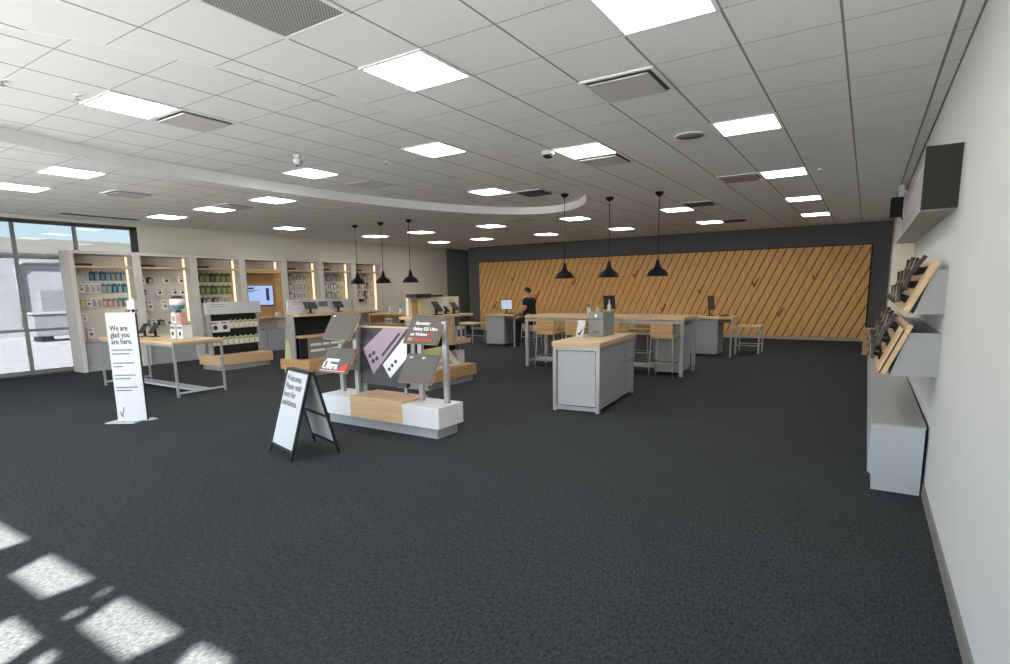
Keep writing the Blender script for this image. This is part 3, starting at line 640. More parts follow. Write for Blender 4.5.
MB().prism([B2[1](.12, .42), B2[1](.60, .42), B2[1](.60, .54), B2[1](.14, .54)], (0, -.0015, 0)).build('white_band', 'inkw', o)
lettering('lettering', 'Ultra', .135, B2[1](.08, .12), RX, B2[2], 'inkw', o, fat=.035)
MB().prism([B2[1](.66, .06), B2[1](.95, .06), B2[1](.97, .42), B2[1](.80, .30)], (0, -.0015, 0)).build('red_flash', 'inkr', o)
MB().prism([B2[1](.06, .03), B2[1](.94, .03), B2[1](.94, .055), B2[1](.06, .055)], (0, -.0015, 0)).build('white_rule', 'inkw', o)
for (bd, u, v) in ((B1, .06, .86), (B4, .10, .84), (B4, .48, .84)):
    a = bd[1]; MB().prism([a(u, v), a(u+.06, v-.01), a(u+.11, v+.06), a(u+.04, v+.06)], (0, -.0015, 0)).build('small_mark', 'inkw', bd[0])
    MB().prism([a(u+.08, v-.01), a(u+.18, v-.01), a(u+.18, v+.015), a(u+.08, v+.015)], (0, -.0015, 0)).build('small_text', 'inkm', bd[0])
# large printed panel
pz0, pz1, px0, px1, pyb, pyt = .48, 1.20, -5.42, -4.62, 5.0, 5.06
upd = Vector((0, pyt-pyb, pz1-pz0)); nr = Vector((0, -(pz1-pz0), pyt-pyb)).normalized()
o = MB().obox(((px0+px1)/2, (pyb+pyt)/2, (pz0+pz1)/2), ((px1-px0)/2, 0, 0), upd/2, nr*.03).build('printed_panel', mat('dark_print', (.035, .034, .04), .4), t)
pp = lambda u, v: Vector((px0+u*(px1-px0), pyb, pz0))+upd*v+nr*.0305
MB().prism([pp(.06, .62), pp(.50, .985), pp(.98, .985), pp(.30, .18)], nr*.002).build('purple_phone', 'purple', o)
MB().prism([pp(.50, .36), pp(.99, .90), pp(.995, .50), pp(.66, .14)], nr*.003).build('white_phone', 'whitep', o)
for (u, v, c) in ((.22, .50, 0), (.29, .41, 0), (.30, .55, 0), (.37, .46, 0), (.64, .29, 1), (.70, .36, 1), (.77, .43, 1)):
    ctr = pp(u, v); MB().tube([ctr+nr*.001, ctr+nr*.005], .028 if c == 0 else .024, 14).build('camera_lens', 'packd', o)
MB().prism([pp(.46, .52), pp(.50, .50), pp(.86, .90), pp(.82, .92)], nr*.0035).build('phone_seam', 'packd', o)
MB().box(px0-.01, pyt-.04, 1.195, px1+.01, pyt+.03, 1.215).build('panel_cap', 'oak', o)
for x in (-5.37, -4.67): MB().box(x-.015, 5.0, .38, x+.015, 5.03, .50).build('panel_leg', 'metal', t)
MB().box(px0-.035, 5.0, .36, px0-.002, 5.06, 1.19).build('panel_stile', 'metal', t)

# ------------------------------------------------------------------ A-frame sign
t = thing('sandwich_board', 'black framed white sandwich board reading Welcome beside the display island', 'sandwich board', (-4.87, 3.65, 0))
FL, FR_, BL, BR_ = Vector((-5.21,3.47,0)), Vector((-4.67,3.33,0)), Vector((-5.09,3.95,0)), Vector((-4.50,3.78,0))
TL, TR = Vector((-5.09, 3.68, .86)), Vector((-4.57, 3.545, .86))
def leaf(a, b, c, d, name, text):
    """frame of bars a-b at floor, c-d at top"""
    nrm = (b-a).cross(c-a).normalized()
    out = nrm if nrm.dot(Vector((-.3, -1, 0)) if text else Vector((.3, 1, 0))) > 0 else -nrm
    fm = MB(); wd_ = (b-a).normalized()
    for p, q in ((a, c), (b, d)): fm.obox((p+q)/2, wd_*.014, (q-p)/2, out*.012)
    for s in ((.13, .47, 1.0) if not text else (.10, 1.0)):
        p, q = a.lerp(c, s), b.lerp(d, s); fm.obox((p+q)/2, (q-p)/2, (c-a).normalized()*.014, out*.012)
    o = fm.build(name, 'blackf', t)
    e = .026
    p = [a.lerp(c, .115)+wd_*e, b.lerp(d, .115)-wd_*e, d.lerp(b, .02)-wd_*e, c.lerp(a, .02)+wd_*e]
    s = MB().prism([q-out*.004 for q in p], out*.010).build('poster_sheet', 'card', o)
    if text:
        up = (c-a).normalized(); og = c.lerp(a, .13)+wd_*.05+out*.007
        lettering('lettering', 'Welcome.\nPlease wait\nhere for\nassistance.', .092, og, wd_, up, 'inkm', s, fat=.02, narrow=.95, line=.92)
    return o
leaf(FL, FR_, TL, TR, 'front_leaf', True); leaf(BL, BR_, TL+Vector((.02, .03, 0)), TR+Vector((.02, .03, 0)), 'rear_leaf', False)
hg = MB()
for s in (.12, .88):
    p = TL.lerp(TR, s)+Vector((.01, .015, .004)); hg.obox(p, (.03, 0, 0), (0, .03, 0), (0, 0, .006))
hg.build('hinge', 'blackf', t)

# ------------------------------------------------------------------ greeting sign with dispenser
SL, SR = Vector((-8.19, 3.30, 0)), Vector((-7.90, 3.52, 0))
wd_ = (SR-SL).normalized(); out = Vector((wd_.y, -wd_.x, 0)); Z = Vector((0, 0, 1)); mid = (SL+SR)/2
t = thing('greeting_sign', 'tall narrow white sign reading We are glad you are here on a floor plate', 'sign', mid)
MB().prism([mid-wd_*.24-out*.14, mid+wd_*.12-out*.14, mid+wd_*.08+out*.14, mid-wd_*.30+out*.10], (0, 0, .012)).prism([mid+wd_*.14-out*.18, mid+wd_*.26-out*.10, mid+wd_*.20-out*.02, mid+wd_*.13-out*.02], (0, 0, .012)).prism([mid-wd_*.18-out*.10, mid+wd_*.22-out*.10, mid+wd_*.22-out*.06, mid-wd_*.18-out*.06], (0, 0, .01)).build('floor_plate', mat('plate_grey', (.50, .49, .46), .5), t)
hw = (SR-SL).length/2
o = MB().obox(mid+Z*.721, wd_*hw, out*.012, Z*.709).build('sign_face', 'card', t)
MB().obox(mid+wd_*(hw+.004)+Z*.72, wd_*.004, out*.014, Z*.70).build('side_post', 'blackf', t)
og = lambda x, z: mid-wd_*hw+wd_*x+out*.0125+Z*z
lettering('lettering', 'We are\nglad you\nare here.', .098, og(.035, 1.20), wd_, Z, 'inkh', o, fat=.02, narrow=.72, line=.88)
for z in (.95, .90, .78, .735, .62, .575, .46, .42):
    w = {.95: .26, .90: .22, .78: .26, .735: .12, .62: .26, .575: .20, .46: .27, .42: .20}[z]
    MB().obox(og(.025+w/2, z)+out*.0005, wd_*w/2, out*.0005, Z*.008).build('text_line', 'inkm', o)
q = [og(.035, .13), og(.05, .14), og(.06, .10), og(.085, .20), og(.10, .20), og(.068, .06), og(.055, .06)]
MB().prism(q, out*.001).build('check_mark', 'inkm', o)
MB().tube([mid+wd_*.13-out*.05+Z*.012, mid+wd_*.13-out*.05+Z*1.47], .014, 10).build('pole', 'blackf', t)
c = mid+wd_*.13-out*.05
MB().obox(c+Z*1.525, wd_*.048, out*.04, Z*.055).lathe([(.04, 0), (.036, .015), (.015, .025)], c+Z*1.58, 16).build('dispenser', 'white', t, bevel=.012)
MB().obox(c+Z*1.45+out*.04, wd_*.05, out*.05, Z*.006).build('drip_tray', 'blackf', t)

# ------------------------------------------------------------------ front table
def table_frame(t, x0, x1, y0, y1, zt, leg, top=.045, m='oak'):
    MB().box(x0, y0, zt-top, x1, y1, zt).build('table_top', m, t, bevel=.004)
    MB().box(x0+.02, y0+.02, zt-top-.035, x1-.02, y0+.05, zt-top).box(x0+.02, y1-.05, zt-top-.035, x1-.02, y1-.02, zt-top).box(x0+.02, y0+.05, zt-top-.035, x0+.05, y1-.05, zt-top).box(x1-.05, y0+.05, zt-top-.035, x1-.02, y1-.05, zt-top).build('apron', 'metal', t)
    for x in (x0+.01, x1-.01-leg):
        for y in (y0+.01, y1-.01-leg): MB().box(x, y, 0, x+leg, y+leg, zt-top).build('leg', 'metal', t)
t = thing('display_table', 'oak topped grey legged display table behind the tall greeting sign', 'table', (-10.5, 5.05, 0))
table_frame(t, -11.80, -9.20, 4.58, 5.42, .90, .032)
MB().box(-11.77, 4.9, .06, -9.23, 5.12, .09).box(-9.24, 4.62, .05, -9.215, 5.38, .08).box(-11.785, 4.62, .05, -11.76, 5.38, .08).build('lower_shelf', 'greyl', t)
for x, y, lab in ((-10.95, 4.98, 'black demo phone on a stand on the oak display table, nearest the sign'), (-10.72, 5.05, 'black demo phone on the oak display table beside another demo phone')):
    demo_phone(x, y, .90, lab, 'demo phones on the oak display table', facing=(.3, -1), s=1.25)
b = MB().box(-11.74, 4.78, .90, -11.52, 5.0, 1.0).box(-11.7, 4.82, 1.0, -11.57, 4.96, 1.05); tag(b.build('card_reader', 'black', loc=base_of(b), bevel=.01), 'black blocky device at the window end of the oak display table', 'device')
for y, x, lab in ((5.02, -9.86, 'white boxed round speaker on the oak table, nearer the greeting sign'), (5.05, -9.69, 'white boxed round speaker on the oak table, nearer the pegboard stand')):
    b = MB().box(x-.082, y-.08, .90, x+.082, y+.08, 1.14).tube([(x, y-.08, .99), (x, y-.084, .99)], .035, 16, 1).box(x-.07, y-.081, 1.07, x+.07, y-.0805, 1.11, 2)
    tag(b.build('speaker_carton', ['white', 'packd', 'inkm'], loc=base_of(b), bevel=.004), lab, 'boxed speaker', 'white speaker boxes on the oak table')
b = MB().box(-9.93, 4.96, 1.14, -9.58, 5.10, 1.165); tag(b.build('acrylic_riser', 'packg', loc=base_of(b)), 'thin grey riser plate lying across the two white speaker boxes', 'riser')
for x, c, lab in ((-9.85, 'pack', 'white carton standing on the riser over the speaker boxes'), (-9.70, 'pink', 'pink carton standing on the riser over the speaker boxes')):
    b = MB().box(x-.07, 4.97, 1.165, x+.07, 5.09, 1.34).box(x-.05, 4.969, 1.20, x+.05, 4.9695, 1.28, 1); tag(b.build('product_carton', [c, 'packg'], loc=base_of(b)), lab, 'box')
t = thing('security_display', 'round white and blue display globe atop the cartons on the oak table', 'display globe', (-9.79, 5.03, 1.34))
MB().lathe([(.05, 0), (.06, .02), (.03, .035), (.03, .05)], (-9.79, 5.03, 1.34), 20).build('foot_ring', 'blued', t)
MB().lathe([(.03, .045), (.08, .06), (.11, .11), (.115, .13)], (-9.79, 5.03, 1.34), 24).build('lower_bowl', 'blue', t)
MB().lathe([(.115, .13), (.118, .19), (.105, .235)], (-9.79, 5.03, 1.34), 24).build('globe', 'whitep', t); MB().lathe([(.106, .233), (.08, .27), (.04, .285), (.001, .287)], (-9.79, 5.03, 1.34), 24).build('cap', 'packd', t)

# ------------------------------------------------------------------ middle counter
t = thing('service_counter', 'oak topped grey cabinet counter standing alone mid floor', 'counter', (-3.2, 7.5, 0))
x0, x1, y0, y1 = -3.54, -2.86, 6.66, 8.36
MB().box(x0, y0, .88, x1, y1, .94).build('counter_top', 'oak', t, bevel=.004)
for x in (x0+.012, x1-.062):
    for y in (y0+.012, y1-.062): MB().box(x, y, 0, x+.05, y+.05, .88).build('leg', 'metal', t)
f = MB()
for y in (y0+.015, y1-.055): f.box(x0+.062, y, .83, x1-.062, y+.04, .88).box(x0+.062, y, .02, x1-.062, y+.04, .075)
for x in (x0+.015, x1-.055): f.box(x, y0+.062, .84, x+.04, y1-.062, .88).box(x, y0+.062, .05, x+.04, y1-.062, .09)
f.build('frame_rail', 'metal', t)
MB().box(x0+.075, y0+.03, .085, x1-.075, y0+.045, .82).build('end_panel', 'greyl', t)
MB().box(x0+.02, y0+.07, .10, x0+.035, y1-.07, .83).box(x0+.075, y1-.045, .085, x1-.075, y1-.03, .82).build('rear_panel', 'greyl', t)
dr = MB().box(x1-.04, y0+.07, .10, x1-.025, y1-.44, .83).box(x1-.04, y1-.43, .10, x1-.025, y1-.07, .53).build('side_door', 'grey', t)
MB().box(x1-.04, y1-.43, .545, x1-.022, y1-.07, .83).build('drawer', 'grey', t)
MB().box(x0+.06, y0+.06, .09, x1-.05, y1-.06, .11).build('bottom_panel', 'greym', t)
t.rotation_euler = (0, 0, R_(4.7)); t.location.x -= .05
t = thing('donation_box', 'dark grey metal box with pale mark standing on the mid floor counter', 'drop box', (-3.26, 7.62, .94))
MB().box(-3.40, 7.56, .94, -3.17, 7.98, 1.29).build('body', 'greym', t, bevel=.004); MB().box(-3.40, 7.552, 1.19, -3.17, 7.561, 1.198).build('seam', 'ink', t)
MB().prism([(-3.31, 7.56, 1.24), (-3.285, 7.56, 1.275), (-3.26, 7.56, 1.24), (-3.285, 7.56, 1.215)], (0, -.002, 0)).build('pale_mark', 'inkw', t)
MB().box(-3.33, 7.558, .98, -3.23, 7.5605, 1.03).build('small_text', 'inkm', t)
t = thing('card_holder', 'small white card holder with black print in front of the dark drop box', 'card holder', (-3.43, 7.36, .94))
MB().prism([(-3.50, 7.33, .94), (-3.385, 7.33, .94), (-3.37, 7.40, 1.18), (-3.485, 7.40, 1.18)], (0, .008, 0)).build('card', 'card', t)
MB().box(-3.50, 7.33, .94, -3.385, 7.43, .948).build('foot', 'card', t)
MB().prism([(-3.49, 7.345, 1.0), (-3.45, 7.345, 1.0), (-3.385, 7.378, 1.095), (-3.385, 7.368, 1.045), (-3.44, 7.34, .97)], (0, -.003, 0)).build('check_mark', 'packd', t)

# ------------------------------------------------------------------ tall table and stools
t = thing('tall_table', 'long bar height oak table on square grey legs near the back wall', 'table', (-4.4, 10.85, 0))
x0, x1, y0, y1, zt = -6.05, -2.72, 10.2, 11.12, 1.09
MB().box(x0, y0, zt-.06, x1, y1, zt).build('table_top', 'oak', t, bevel=.004)
MB().box(x0+.02, y0+.02, zt-.13, x1-.02, y0+.06, zt-.075).box(x0+.02, y1-.06, zt-.13, x1-.02, y1-.02, zt-.075).build('apron', 'metal', t)
for x in (x0+.01, x1-.07):
    for y in (y0+.01, y1-.07): MB().box(x, y, 0, x+.06, y+.06, zt-.075).build('leg', 'metal', t)
MB().box(x0+.07, y0+.3, .10, x1-.07, y1-.3, .14).box(x0+.02, y0+.07, .10, x0+.06, y1-.07, .14).build('foot_shelf', 'metal', t)
MB().box(-3.28, y0+.12, .06, x1-.08, y1-.12, zt-.14).build('end_cabinet', 'greym', t)
MB().box(x1-.08, y0+.15, .12, x1-.072, (y0+y1)/2-.01, zt-.18).box(x1-.08, (y0+y1)/2+.01, .12, x1-.072, y1-.15, zt-.18).build('cabinet_door', 'grey', t)
def stool(x, y, label, rot=0):
    t = thing('bar_stool', label, 'bar stool', (x, y, 0), 'wood seated bar stools round the tall table')
    s = .21
    MB().box(x-s, y-s, .725, x+s, y+s, .765).build('seat', 'oakd', t, bevel=.006)
    MB().box(x-s+.01, y-s-.012, .765, x+s-.01, y-s+.012, 1.0).build('backrest', 'oakd', t, bevel=.005)
    for a in (-1, 1):
        for b in (-1, 1): MB().tube([(x+a*(s-.02), y+b*(s-.02), .725), (x+a*(s+.01), y+b*(s+.01), 0)], .012, 8).build('leg', 'metal', t)
    e = s
    MB().tube([(x-e, y-e, .28), (x+e, y-e, .28)], .009, 6).tube([(x-e, y+e, .28), (x+e, y+e, .28)], .009, 6).tube([(x-e, y-e, .28), (x-e, y+e, .28)], .009, 6).tube([(x+e, y-e, .28), (x+e, y+e, .28)], .009, 6).build('footrest', 'metal', t)
    return t
s0 = stool(-5.38, 10.06, 'wood bar stool at the tall table end nearest the working man')
dup(s0, (-4.75, 10.12, 0), 'wood bar stool behind the drop box, second from the end near the working man')
dup(s0, (-4.02, 10.12, 0), 'wood bar stool third from the end near the working man, half hidden by counter')
dup(s0, (-3.02, 10.06, 0), 'wood bar stool at the tall table end nearest the right wall')
dup(s0, (-5.25, 11.5, 0), 'bar stool on the far side of the tall table, nearer the working man', rotz=math.pi)
dup(s0, (-3.95, 11.5, 0), 'bar stool on the far side of the tall table, nearer the right wall', rotz=math.pi)
for x, y, h, lab, dk in ((-4.92, 10.95, .20, 'white bottle with dark cap on the tall table, farthest from the right wall', 1), (-4.72, 10.95, .16, 'plain white bottle in the middle of the tall table', 0), (-4.44, 10.9, .30, 'tall slim white bottle on the tall table, nearest the right wall', 0)):
    t = thing('pump_bottle', lab, 'bottle', (x, y, zt), 'bottles on the tall table')
    MB().lathe([(.036, 0), (.038, .02), (.036, h*.6), (.014, h*.75)], (x, y, zt), 16).build('body', 'white', t); MB().lathe([(.015, h*.75), (.016, h*.92), (.008, h), (.001, h)], (x, y, zt), 12).build('cap', 'packd' if dk else 'pack', t)

# ------------------------------------------------------------------ service desks
def desk(x0, label, w=.62, tot=1.12, y0=13.5, y1=14.15, zt=.93):
    t = thing('service_desk', label, 'desk', (x0+tot/2, (y0+y1)/2, 0), 'service desks by the back wall')
    MB().box(x0-.03, y0-.03, zt-.06, x0+tot, y1+.03, zt).build('desk_top', 'oak', t, bevel=.004)
    MB().box(x0+.02, y0+.02, 0, x0+w-.02, y1-.02, .06).build('toe_kick', 'blackf', t)
    MB().box(x0, y0, .06, x0+w, y1, zt-.06).build('pedestal', 'grey', t)
    MB().box(x0+w, y0+.03, .10, x0+w+.01, (y0+y1)/2-.005, zt-.10).box(x0+w, (y0+y1)/2+.005, .10, x0+w+.01, y1-.03, zt-.10).build('door', 'greym', t)
    MB().box(x0+.04, y0-.008, .10, x0+w-.04, y0, zt-.10).build('front_panel', 'greyl' if False else 'grey', t)
    MB().box(x0+w+.01, y0+.02, zt-.14, x0+tot-.03, y0+.05, zt-.06).build('modesty_rail', 'brown', t)
    for y in (y0+.0, y1-.03): MB().box(x0+tot-.05, y, 0, x0+tot-.02, y+.03, zt-.06).build('leg', 'metal', t)
    return t
desk(-9.32, 'grey pedestal service desk where the man in black works', tot=1.0)
desk(-3.56, 'grey pedestal service desk nearest the right wall', w=.72, tot=1.05)
desk(-6.15, 'grey pedestal service desk hidden behind the tall table')
def monitor(x, y, z, face, label, scr, s=1.0, tilt=.12):
    n = Vector((math.cos(face), math.sin(face), 0)); r = Vector((-n.y, n.x, 0)); up = (Vector((0, 0, 1))-n*tilt).normalized(); nn = (n+Vector((0, 0, tilt))).normalized()
    t = thing('computer_monitor', label, 'monitor', (x, y, z), 'monitors on the service desks')
    MB().obox(Vector((x, y, z+.008)), r*.10, n*.08, (0, 0, .008)).build('foot_plate', 'black', t)
    MB().obox(Vector((x, y, z+.10))-n*.03, r*.02, n*.012, (0, 0, .095)).build('neck', 'black', t)
    c = Vector((x, y, z+.29*s)); o = MB().obox(c, r*.19*s, up*.16*s, nn*.016).build('casing', 'black', t, bevel=.006)
    MB().obox(c+nn*.0163, r*.177*s, up*.147*s, nn*.0008).build('screen', scr, t)
monitor(-8.78, 13.78, .93, R_(-42), 'lit monitor facing the shop on the desk of the man in black', 'screenw', .88)
monitor(-3.08, 13.85, .93, R_(-5), 'dark monitor seen nearly edge on at the desk nearest the right wall', 'dim', 1.05)
monitor(-5.62, 13.8, .93, R_(-20), 'dark tilted monitor rising behind the drop box and tall table', 'dim', 1.1)
for x, lab in ((-8.56, 'black keyboard under the hands of the man in black'), (-2.75, 'black keyboard on the desk nearest the right wall'), (-5.2, 'black keyboard on the desk behind the tall table')):
    t = thing('computer_keyboard', lab, 'keyboard', (x, 13.78, .93), 'keyboards on the service desks')
    MB().box(x-.08, 13.60, .93, x+.08, 13.98, .95).build('tray', 'black', t, bevel=.004); k = MB()
    for a in range(4):
        for b in range(10): k.box(x-.07+a*.035, 13.615+b*.035, .95, x-.07+a*.035+.028, 13.615+b*.035+.028, .957)
    k.build('key', 'packd', t)
def bench(x0, x1, y0, y1, zt, label):
    t = thing('low_table', label, 'side table', ((x0+x1)/2, (y0+y1)/2, 0), 'low oak topped side tables by the back wall')
    MB().box(x0, y0, zt-.04, x1, y1, zt).build('table_top', 'oak', t, bevel=.004)
    for x in (x0+.02, x1-.05):
        for y in (y0+.02, y1-.05): MB().box(x, y, 0, x+.03, y+.03, zt-.04).build('leg', 'metal', t)
    MB().box(x0+.03, y0+.025, .18, x1-.03, y0+.045, .20).box(x0+.03, y1-.045, .18, x1-.03, y1-.025, .20).build('stretcher', 'metal', t)
bench(-2.66, -2.06, 14.45, 15.1, .66, 'low oak topped side table near the desk by the right wall')
bench(-10.75, -9.95, 13.7, 14.4, .62, 'low oak topped side table beside the desk of the man in black')
t = thing('accessory_counter', 'oak framed counter with open cubby at the far end of the product wall', 'counter', (-12.2, 13.0, 0))
MB().box(-13.3, 12.7, .88, -10.9, 13.4, .94).build('counter_top', 'oak', t, bevel=.004); MB().box(-13.3, 12.7, 0, -13.24, 13.4, .88).build('side_panel', 'oak', t); MB().box(-10.96, 12.7, 0, -10.9, 13.4, .88).build('side_panel', 'oak', t)
MB().box(-13.24, 12.7, .60, -10.96, 13.4, .64).build('shelf', 'oak', t); MB().box(-13.24, 13.36, .10, -10.96, 13.4, .88).build('back_panel', 'oakd', t); MB().box(-13.24, 12.75, 0, -10.96, 13.36, .60).build('lower_cabinet', 'grey', t)
for x, h, c, lab in ((-12.65, .24, 'pack', 'pale bottle on the far oak counter, nearer the product wall'), (-12.2, .20, 'pack', 'dark capped bottle on the far oak counter')):
    tt = thing('pump_bottle', lab, 'bottle', (x, 13.0, .94), 'bottles on the far oak counter')
    MB().lathe([(.05, 0), (.05, h*.5), (.02, h*.8)], (x, 13.0, .94), 14).build('body', c, tt); MB().lathe([(.022, h*.8), (.022, h*.97), (.001, h)], (x, 13.0, .94), 12).build('cap', 'packd' if h < .22 else 'pack', tt)
for x, w, h, c, lab in ((-12.55, .3, .15, 'pack', 'white carton inside the cubby of the far oak counter'), (-12.1, .16, .18, 'brown', 'dark brown carton inside the cubby of the far oak counter'), (-11.7, .35, .16, 'cream', 'cream carton inside the cubby of the far oak counter')):
    b = MB().box(x-w/2, 12.8, .64, x+w/2, 13.05, .64+h).box(x-w/2+.02, 12.799, .66, x+w/2-.02, 12.8, .68+h*.4, 1); tag(b.build('product_carton', [c, 'packg'], loc=base_of(b)), lab, 'box', 'cartons in the far oak counter')

# ------------------------------------------------------------------ right wall fittings
for k in range(6):
    y0 = 5.24+k*1.22; y1 = y0+1.217
    t = thing('low_cabinet', 'low grey cabinet along the right wall, %s from the camera' % ordn(k), 'cabinet', (.29, (y0+y1)/2, 0), 'low grey cabinets along the right wall')
    MB().box(.135, y0+.005, 0, .455, y1, .13).build('plinth', 'greyl', t); MB().box(.115, y0, .13, .455, y1, .535).build('body', 'greyl', t)
    MB().box(.105, y0, .535, .462, y1, .55).build('cabinet_top', mat('cabinet_top_grey', (.34, .34, .33), .45) if k == 0 else bpy.data.materials['cabinet_top_grey'], t)
    for a, b in ((y0+.01, (y0+y1)/2-.003), ((y0+y1)/2+.003, y1-.01)): MB().box(.102, a, .14, .115, b, .53).build('door', 'greyl', t)
for nm, zt, zb, xt, xb, y0, y1, lab in (('upper', 1.76, 1.415, .455, .315, 5.1, 7.0, 'upper'), ('lower', 1.30, .95, .335, .205, 5.12, 7.4, 'lower')):
    t = thing('sloped_display_shelf', '%s grey wedge shelf with sloping oak face on the right wall' % lab, 'display shelf', (.35, (y0+y1)/2, zb), 'sloped display shelves on the right wall')
    d = Vector((xt-xb, 0, zt-zb)).normalized(); nrm = Vector((-d.z, 0, d.x))
    a, b = Vector((xb-.045, y0-.02, zb+.01)), Vector((xt-.025, y0-.02, zt+.035))
    sx = lambda z: a.x+(z-a.z)*d.x/d.z
    MB().prism([(WALLR-.001, y0, zb+.005), (sx(zb+.01)+.03, y0, zb+.005), (sx(zt-.02)+.003, y0, zt-.02), (WALLR-.001, y0, zt-.02)], (0, y1-y0, 0)).build('wedge_body', 'grey', t)
    MB().prism([a, b, b+nrm*.032, a+nrm*.032], (0, y1-y0+.04, 0)).build('oak_face', 'oak', t)
    if lab == 'lower': MB().prism([a+nrm*.045, a.lerp(b, .9)+nrm*.045, a.lerp(b, .9)+nrm*.06, a+nrm*.06], (0, y1-y0+.04, 0)).build('front_board', 'oak', t); MB().prism([a+nrm*.032, a.lerp(b, .85)+nrm*.032, a.lerp(b, .85)+nrm*.045, a+nrm*.045], (0, y1-y0+.02, 0)).build('dark_inlay', 'blackf', t)
    off = .032 if lab == 'upper' else .06
    for q in range(8):
        y = y0+.36+q*(y1-y0-.5)/7.1
        for r in range(3):
            base = a.lerp(b, .22+.30*r); p = Vector((base.x, y, base.z))+nrm*off; s = .95+.3*((q+r) % 3)/2
            dv = thing('demo_phone', 'black demo phone, %s along in the %s rank of the %s sloped shelf' % (ordn(q), ('bottom', 'middle', 'top')[r], lab), 'demo phone', p, 'demo phones on the %s sloped shelf' % lab)
            MB().obox(p+nrm*.006, (0, .04, 0), d*.03, nrm*.006).build('foot_plate', 'blackm', dv)
            MB().tube([p, p+nrm*.06], .014, 8).build('stand', 'steel' if q % 2 else 'blackm', dv)
            uu = (d*.93+nrm*(.40-.28*((2*q+r) % 3))).normalized(); nn = Vector((-uu.z, 0, uu.x))
            MB().obox(p+nrm*.068+uu*.02, (0, .042*s, 0), uu*.066*s, nn*.014).build('handset', 'black', dv, bevel=.003)
            MB().obox(p+nrm*.068+uu*.02+nn*.0146, (0, .037*s, 0), uu*.060*s, nn*.0008).build('screen', 'dim' if (q+r) % 3 else 'steel', dv)
t = thing('wall_light_box', 'long black ended header box mounted high on the right wall', 'wall sign', (.37, 7, 2.14))
MB().box(.275, 4.95, 2.15, WALLR, 4.97, 2.57).build('end_cap', mat('black_end', (.016, .017, .014), .7), t); MB().box(.325, 4.97, 2.16, WALLR, 9.0, 2.57).build('body', mat('header_grey', (.28, .275, .26), .7), t); MB().box(.275, 4.97, 2.145, WALLR, 9.0, 2.16).build('underside', mat('header_underside', (.36, .35, .32), .6), t)
b = MB().box(.25, 9.02, .60, WALLR, 9.14, 2.14); tag(b.build('wall_fin', mat('beige_board', (.62, .57, .48), .7), loc=base_of(b)), 'plain beige upright fin standing out from the right wall under the header box', 'wall fin')
t = thing('wall_speaker', 'black box speaker on white bracket high on the right wall', 'speaker', (.34, 12, 2.75))
MB().box(.24, 11.9, 2.76, .42, 12.1, 3.08).build('cabinet', 'blackm', t, bevel=.008); MB().box(.34, 11.96, 3.08, .42, 12.04, CEIL-.01).box(.42, 11.98, 3.15, WALLR, 12.02, 3.19).build('bracket', 'white', t)
MB().tube([(.40, 12.0, 2.78), (.44, 12.0, 2.70), (.455, 12.0, 2.4), (.455, 12.0, 1.6)], .012, 8).build('cable', 'black', t)
t = thing('wall_television', 'thin black television on the right wall past the beige board', 'television', (.42, 13.2, 1.5))
MB().box(.40, 12.5, 1.5, .44, 13.8, 2.3).build('casing', 'black', t, bevel=.006); MB().box(.398, 12.53, 1.53, .40, 13.77, 2.27).build('screen', 'dim', t); MB().box(.44, 13.0, 1.8, WALLR, 13.3, 2.0).build('bracket', 'blackm', t)
t = thing('wooden_bin', 'plain oak box standing by the right wall in front of the back wall', 'bin', (.14, 15.4, 0))
MB().box(0.0, 15.2, 0, .30, 15.6, .56).build('body', 'oakd', t, bevel=.004); MB().box(-.005, 15.195, .56, .305, 15.605, .60).build('lid', 'oak', t)

# ------------------------------------------------------------------ person at the desk
def skinned(name, joints, edges, mt, parent, root=0, sub=1, rot=None, loc=None):
    me = bpy.data.meshes.new(name); me.from_pydata([j[:3] for j in joints], edges, [])
    o = bpy.data.objects.new(name, me); COL.objects.link(o)
    md = o.modifiers.new('skin', 'SKIN'); md.use_smooth_shade = True
    for i, j in enumerate(joints):
        sv = me.skin_vertices[0].data[i]; r = j[3]; sv.radius = (r, j[4] if len(j) > 4 else r); sv.use_root = (i == root)
    if sub: s = o.modifiers.new('sub', 'SUBSURF'); s.levels = sub; s.render_levels = sub
    m2 = mesh_of(o); bpy.data.objects.remove(o)
    m2.materials.clear(); m2.materials.append(M[mt])
    for p in m2.polygons: p.use_smooth = True
    o = bpy.data.objects.new(name, m2); COL.objects.link(o); o.parent = parent; OFF[o.name] = OFF[parent.name]
    return o
dup(s0, (-7.99, 13.84, 0), 'wood bar stool under the seated man in black at the service desk', rotz=-math.pi/2)
man = thing('person', 'man in black shirt and dark trousers sitting at a service desk looking down', 'person', (-8.01, 13.84, 0))
man.rotation_euler = (0, 0, math.pi+.10); OFF['person'] = Vector()
U = -.085
J = [(0,0,.95+U,.10,.12), (.01,0,1.12+U,.10,.12), (.04,0,1.32+U,.115,.15), (.055,0,1.44+U,.09,.11), (.075,0,1.50+U,.068), (.10,0,1.56+U,.09), (.12,0,1.62+U,.105,.095), (.115,0,1.675+U,.085)]
E_ = [(0,1),(1,2),(2,3),(3,4),(4,5),(5,6),(6,7)]
for s in (1, -1):
    b = len(J); J += [(.045,s*.185,1.405+U,.072), (.075,s*.235,1.16+U,.054), (.30,s*.17,1.06+U,.042), (.37,s*.155,1.045+U,.032,.044)]
    E_ += [(3,b),(b,b+1),(b+1,b+2),(b+2,b+3)]
    b = len(J); J += [(.04,s*.095,.80,.115), (.42,s*.12,.70,.075), (.36,s*.12,.12,.052), (.46,s*.13,.05,.04)]
    E_ += [(0,b),(b,b+1),(b+1,b+2),(b+2,b+3)]
body = skinned('body', J, E_, 'skin', man)
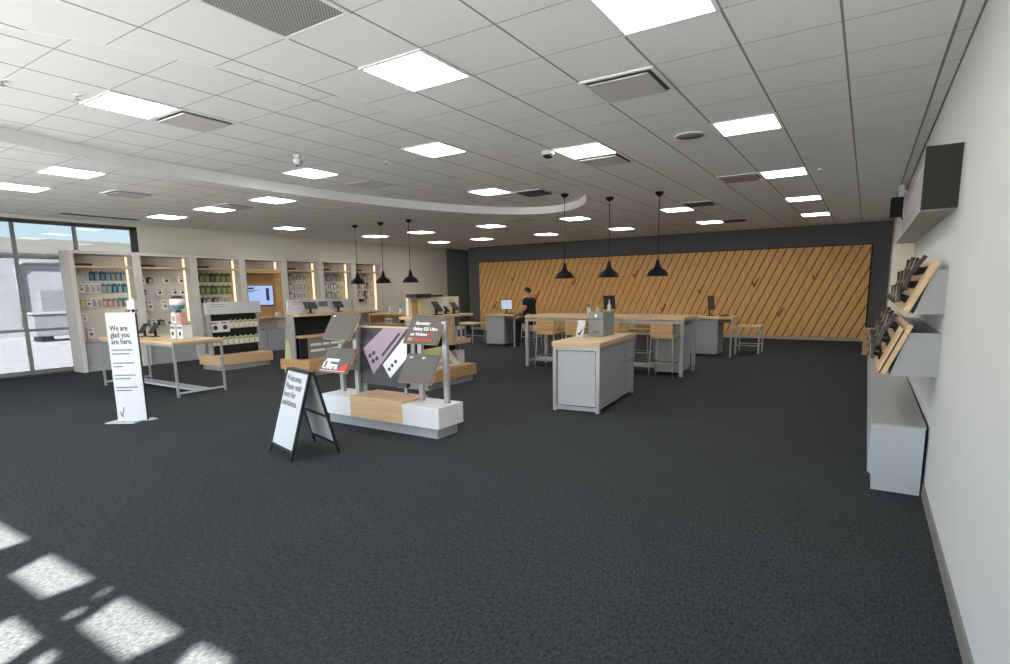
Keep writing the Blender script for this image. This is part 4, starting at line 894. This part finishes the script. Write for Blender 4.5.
skinned('shirt', [(0,0,.74+U,.15,.19), (.005,0,.90+U,.168,.19), (.005,0,.99+U,.166,.19), (.01,0,1.12+U,.158,.19), (.035,0,1.26+U,.162,.205), (.045,0,1.38+U,.15,.195), (.06,0,1.46+U,.11,.13), (.045,.205,1.40+U,.10), (.07,.236,1.22+U,.088), (.045,-.205,1.40+U,.10), (.07,-.236,1.22+U,.088)], [(0,1),(1,2),(2,3),(3,4),(4,5),(5,6),(5,7),(7,8),(5,9),(9,10)], 'shirt', man)
skinned('trousers', [(-.01,0,.88,.175,.20), (.04,.095,.80,.14), (.42,.12,.70,.10), (.36,.12,.05,.078), (.04,-.095,.80,.14), (.42,-.12,.70,.10), (.36,-.12,.05,.078)], [(0,1),(1,2),(2,3),(0,4),(4,5),(5,6)], 'trousers', man)
for s in (1, -1):
    skinned('shoe', [(.32,s*.12,.055,.06), (.42,s*.13,.052,.058), (.55,s*.14,.042,.046)], [(0,1),(1,2)], 'shoe', man)
    hx, hy, hz = .385, s*.155, 1.043+U
    for q, (dy, ln) in enumerate(((.030,.070), (.011,.082), (-.010,.076), (-.028,.060))):
        skinned('finger', [(hx,hy+s*dy,hz,.011), (hx+ln*.6,hy+s*dy*1.15,hz-.008,.010), (hx+ln,hy+s*dy*1.2,hz-.026,.0085)], [(0,1),(1,2)], 'skin', man)
    skinned('thumb', [(hx-.02,hy-s*.028,hz-.002,.012), (hx+.015,hy-s*.056,hz-.012,.011), (hx+.04,hy-s*.060,hz-.02,.009)], [(0,1),(1,2)], 'skin', man)
    skinned('ear', [(.10,s*.083,1.60+U,.02,.01), (.095,s*.087,1.625+U,.02,.01)], [(0,1)], 'skin', man)
    skinned('eye', [(.196,s*.032,1.622+U,.010), (.200,s*.032,1.621+U,.008)], [(0,1)], 'ink', man)
skinned('nose', [(.195,0,1.62+U,.014), (.222,0,1.592+U,.017), (.205,0,1.58+U,.014)], [(0,1),(1,2)], 'skin', man)
skinned('mouth', [(.188,-.022,1.557+U,.008), (.196,0,1.556+U,.010), (.188,.022,1.557+U,.008)], [(0,1),(1,2)], 'pink', man)
skinned('hair', [(.03,0,1.59+U,.075,.09), (.06,0,1.665+U,.10,.105), (.12,0,1.70+U,.078,.092), (.18,0,1.68+U,.045,.07)], [(0,1),(1,2),(2,3)], 'hair', man)
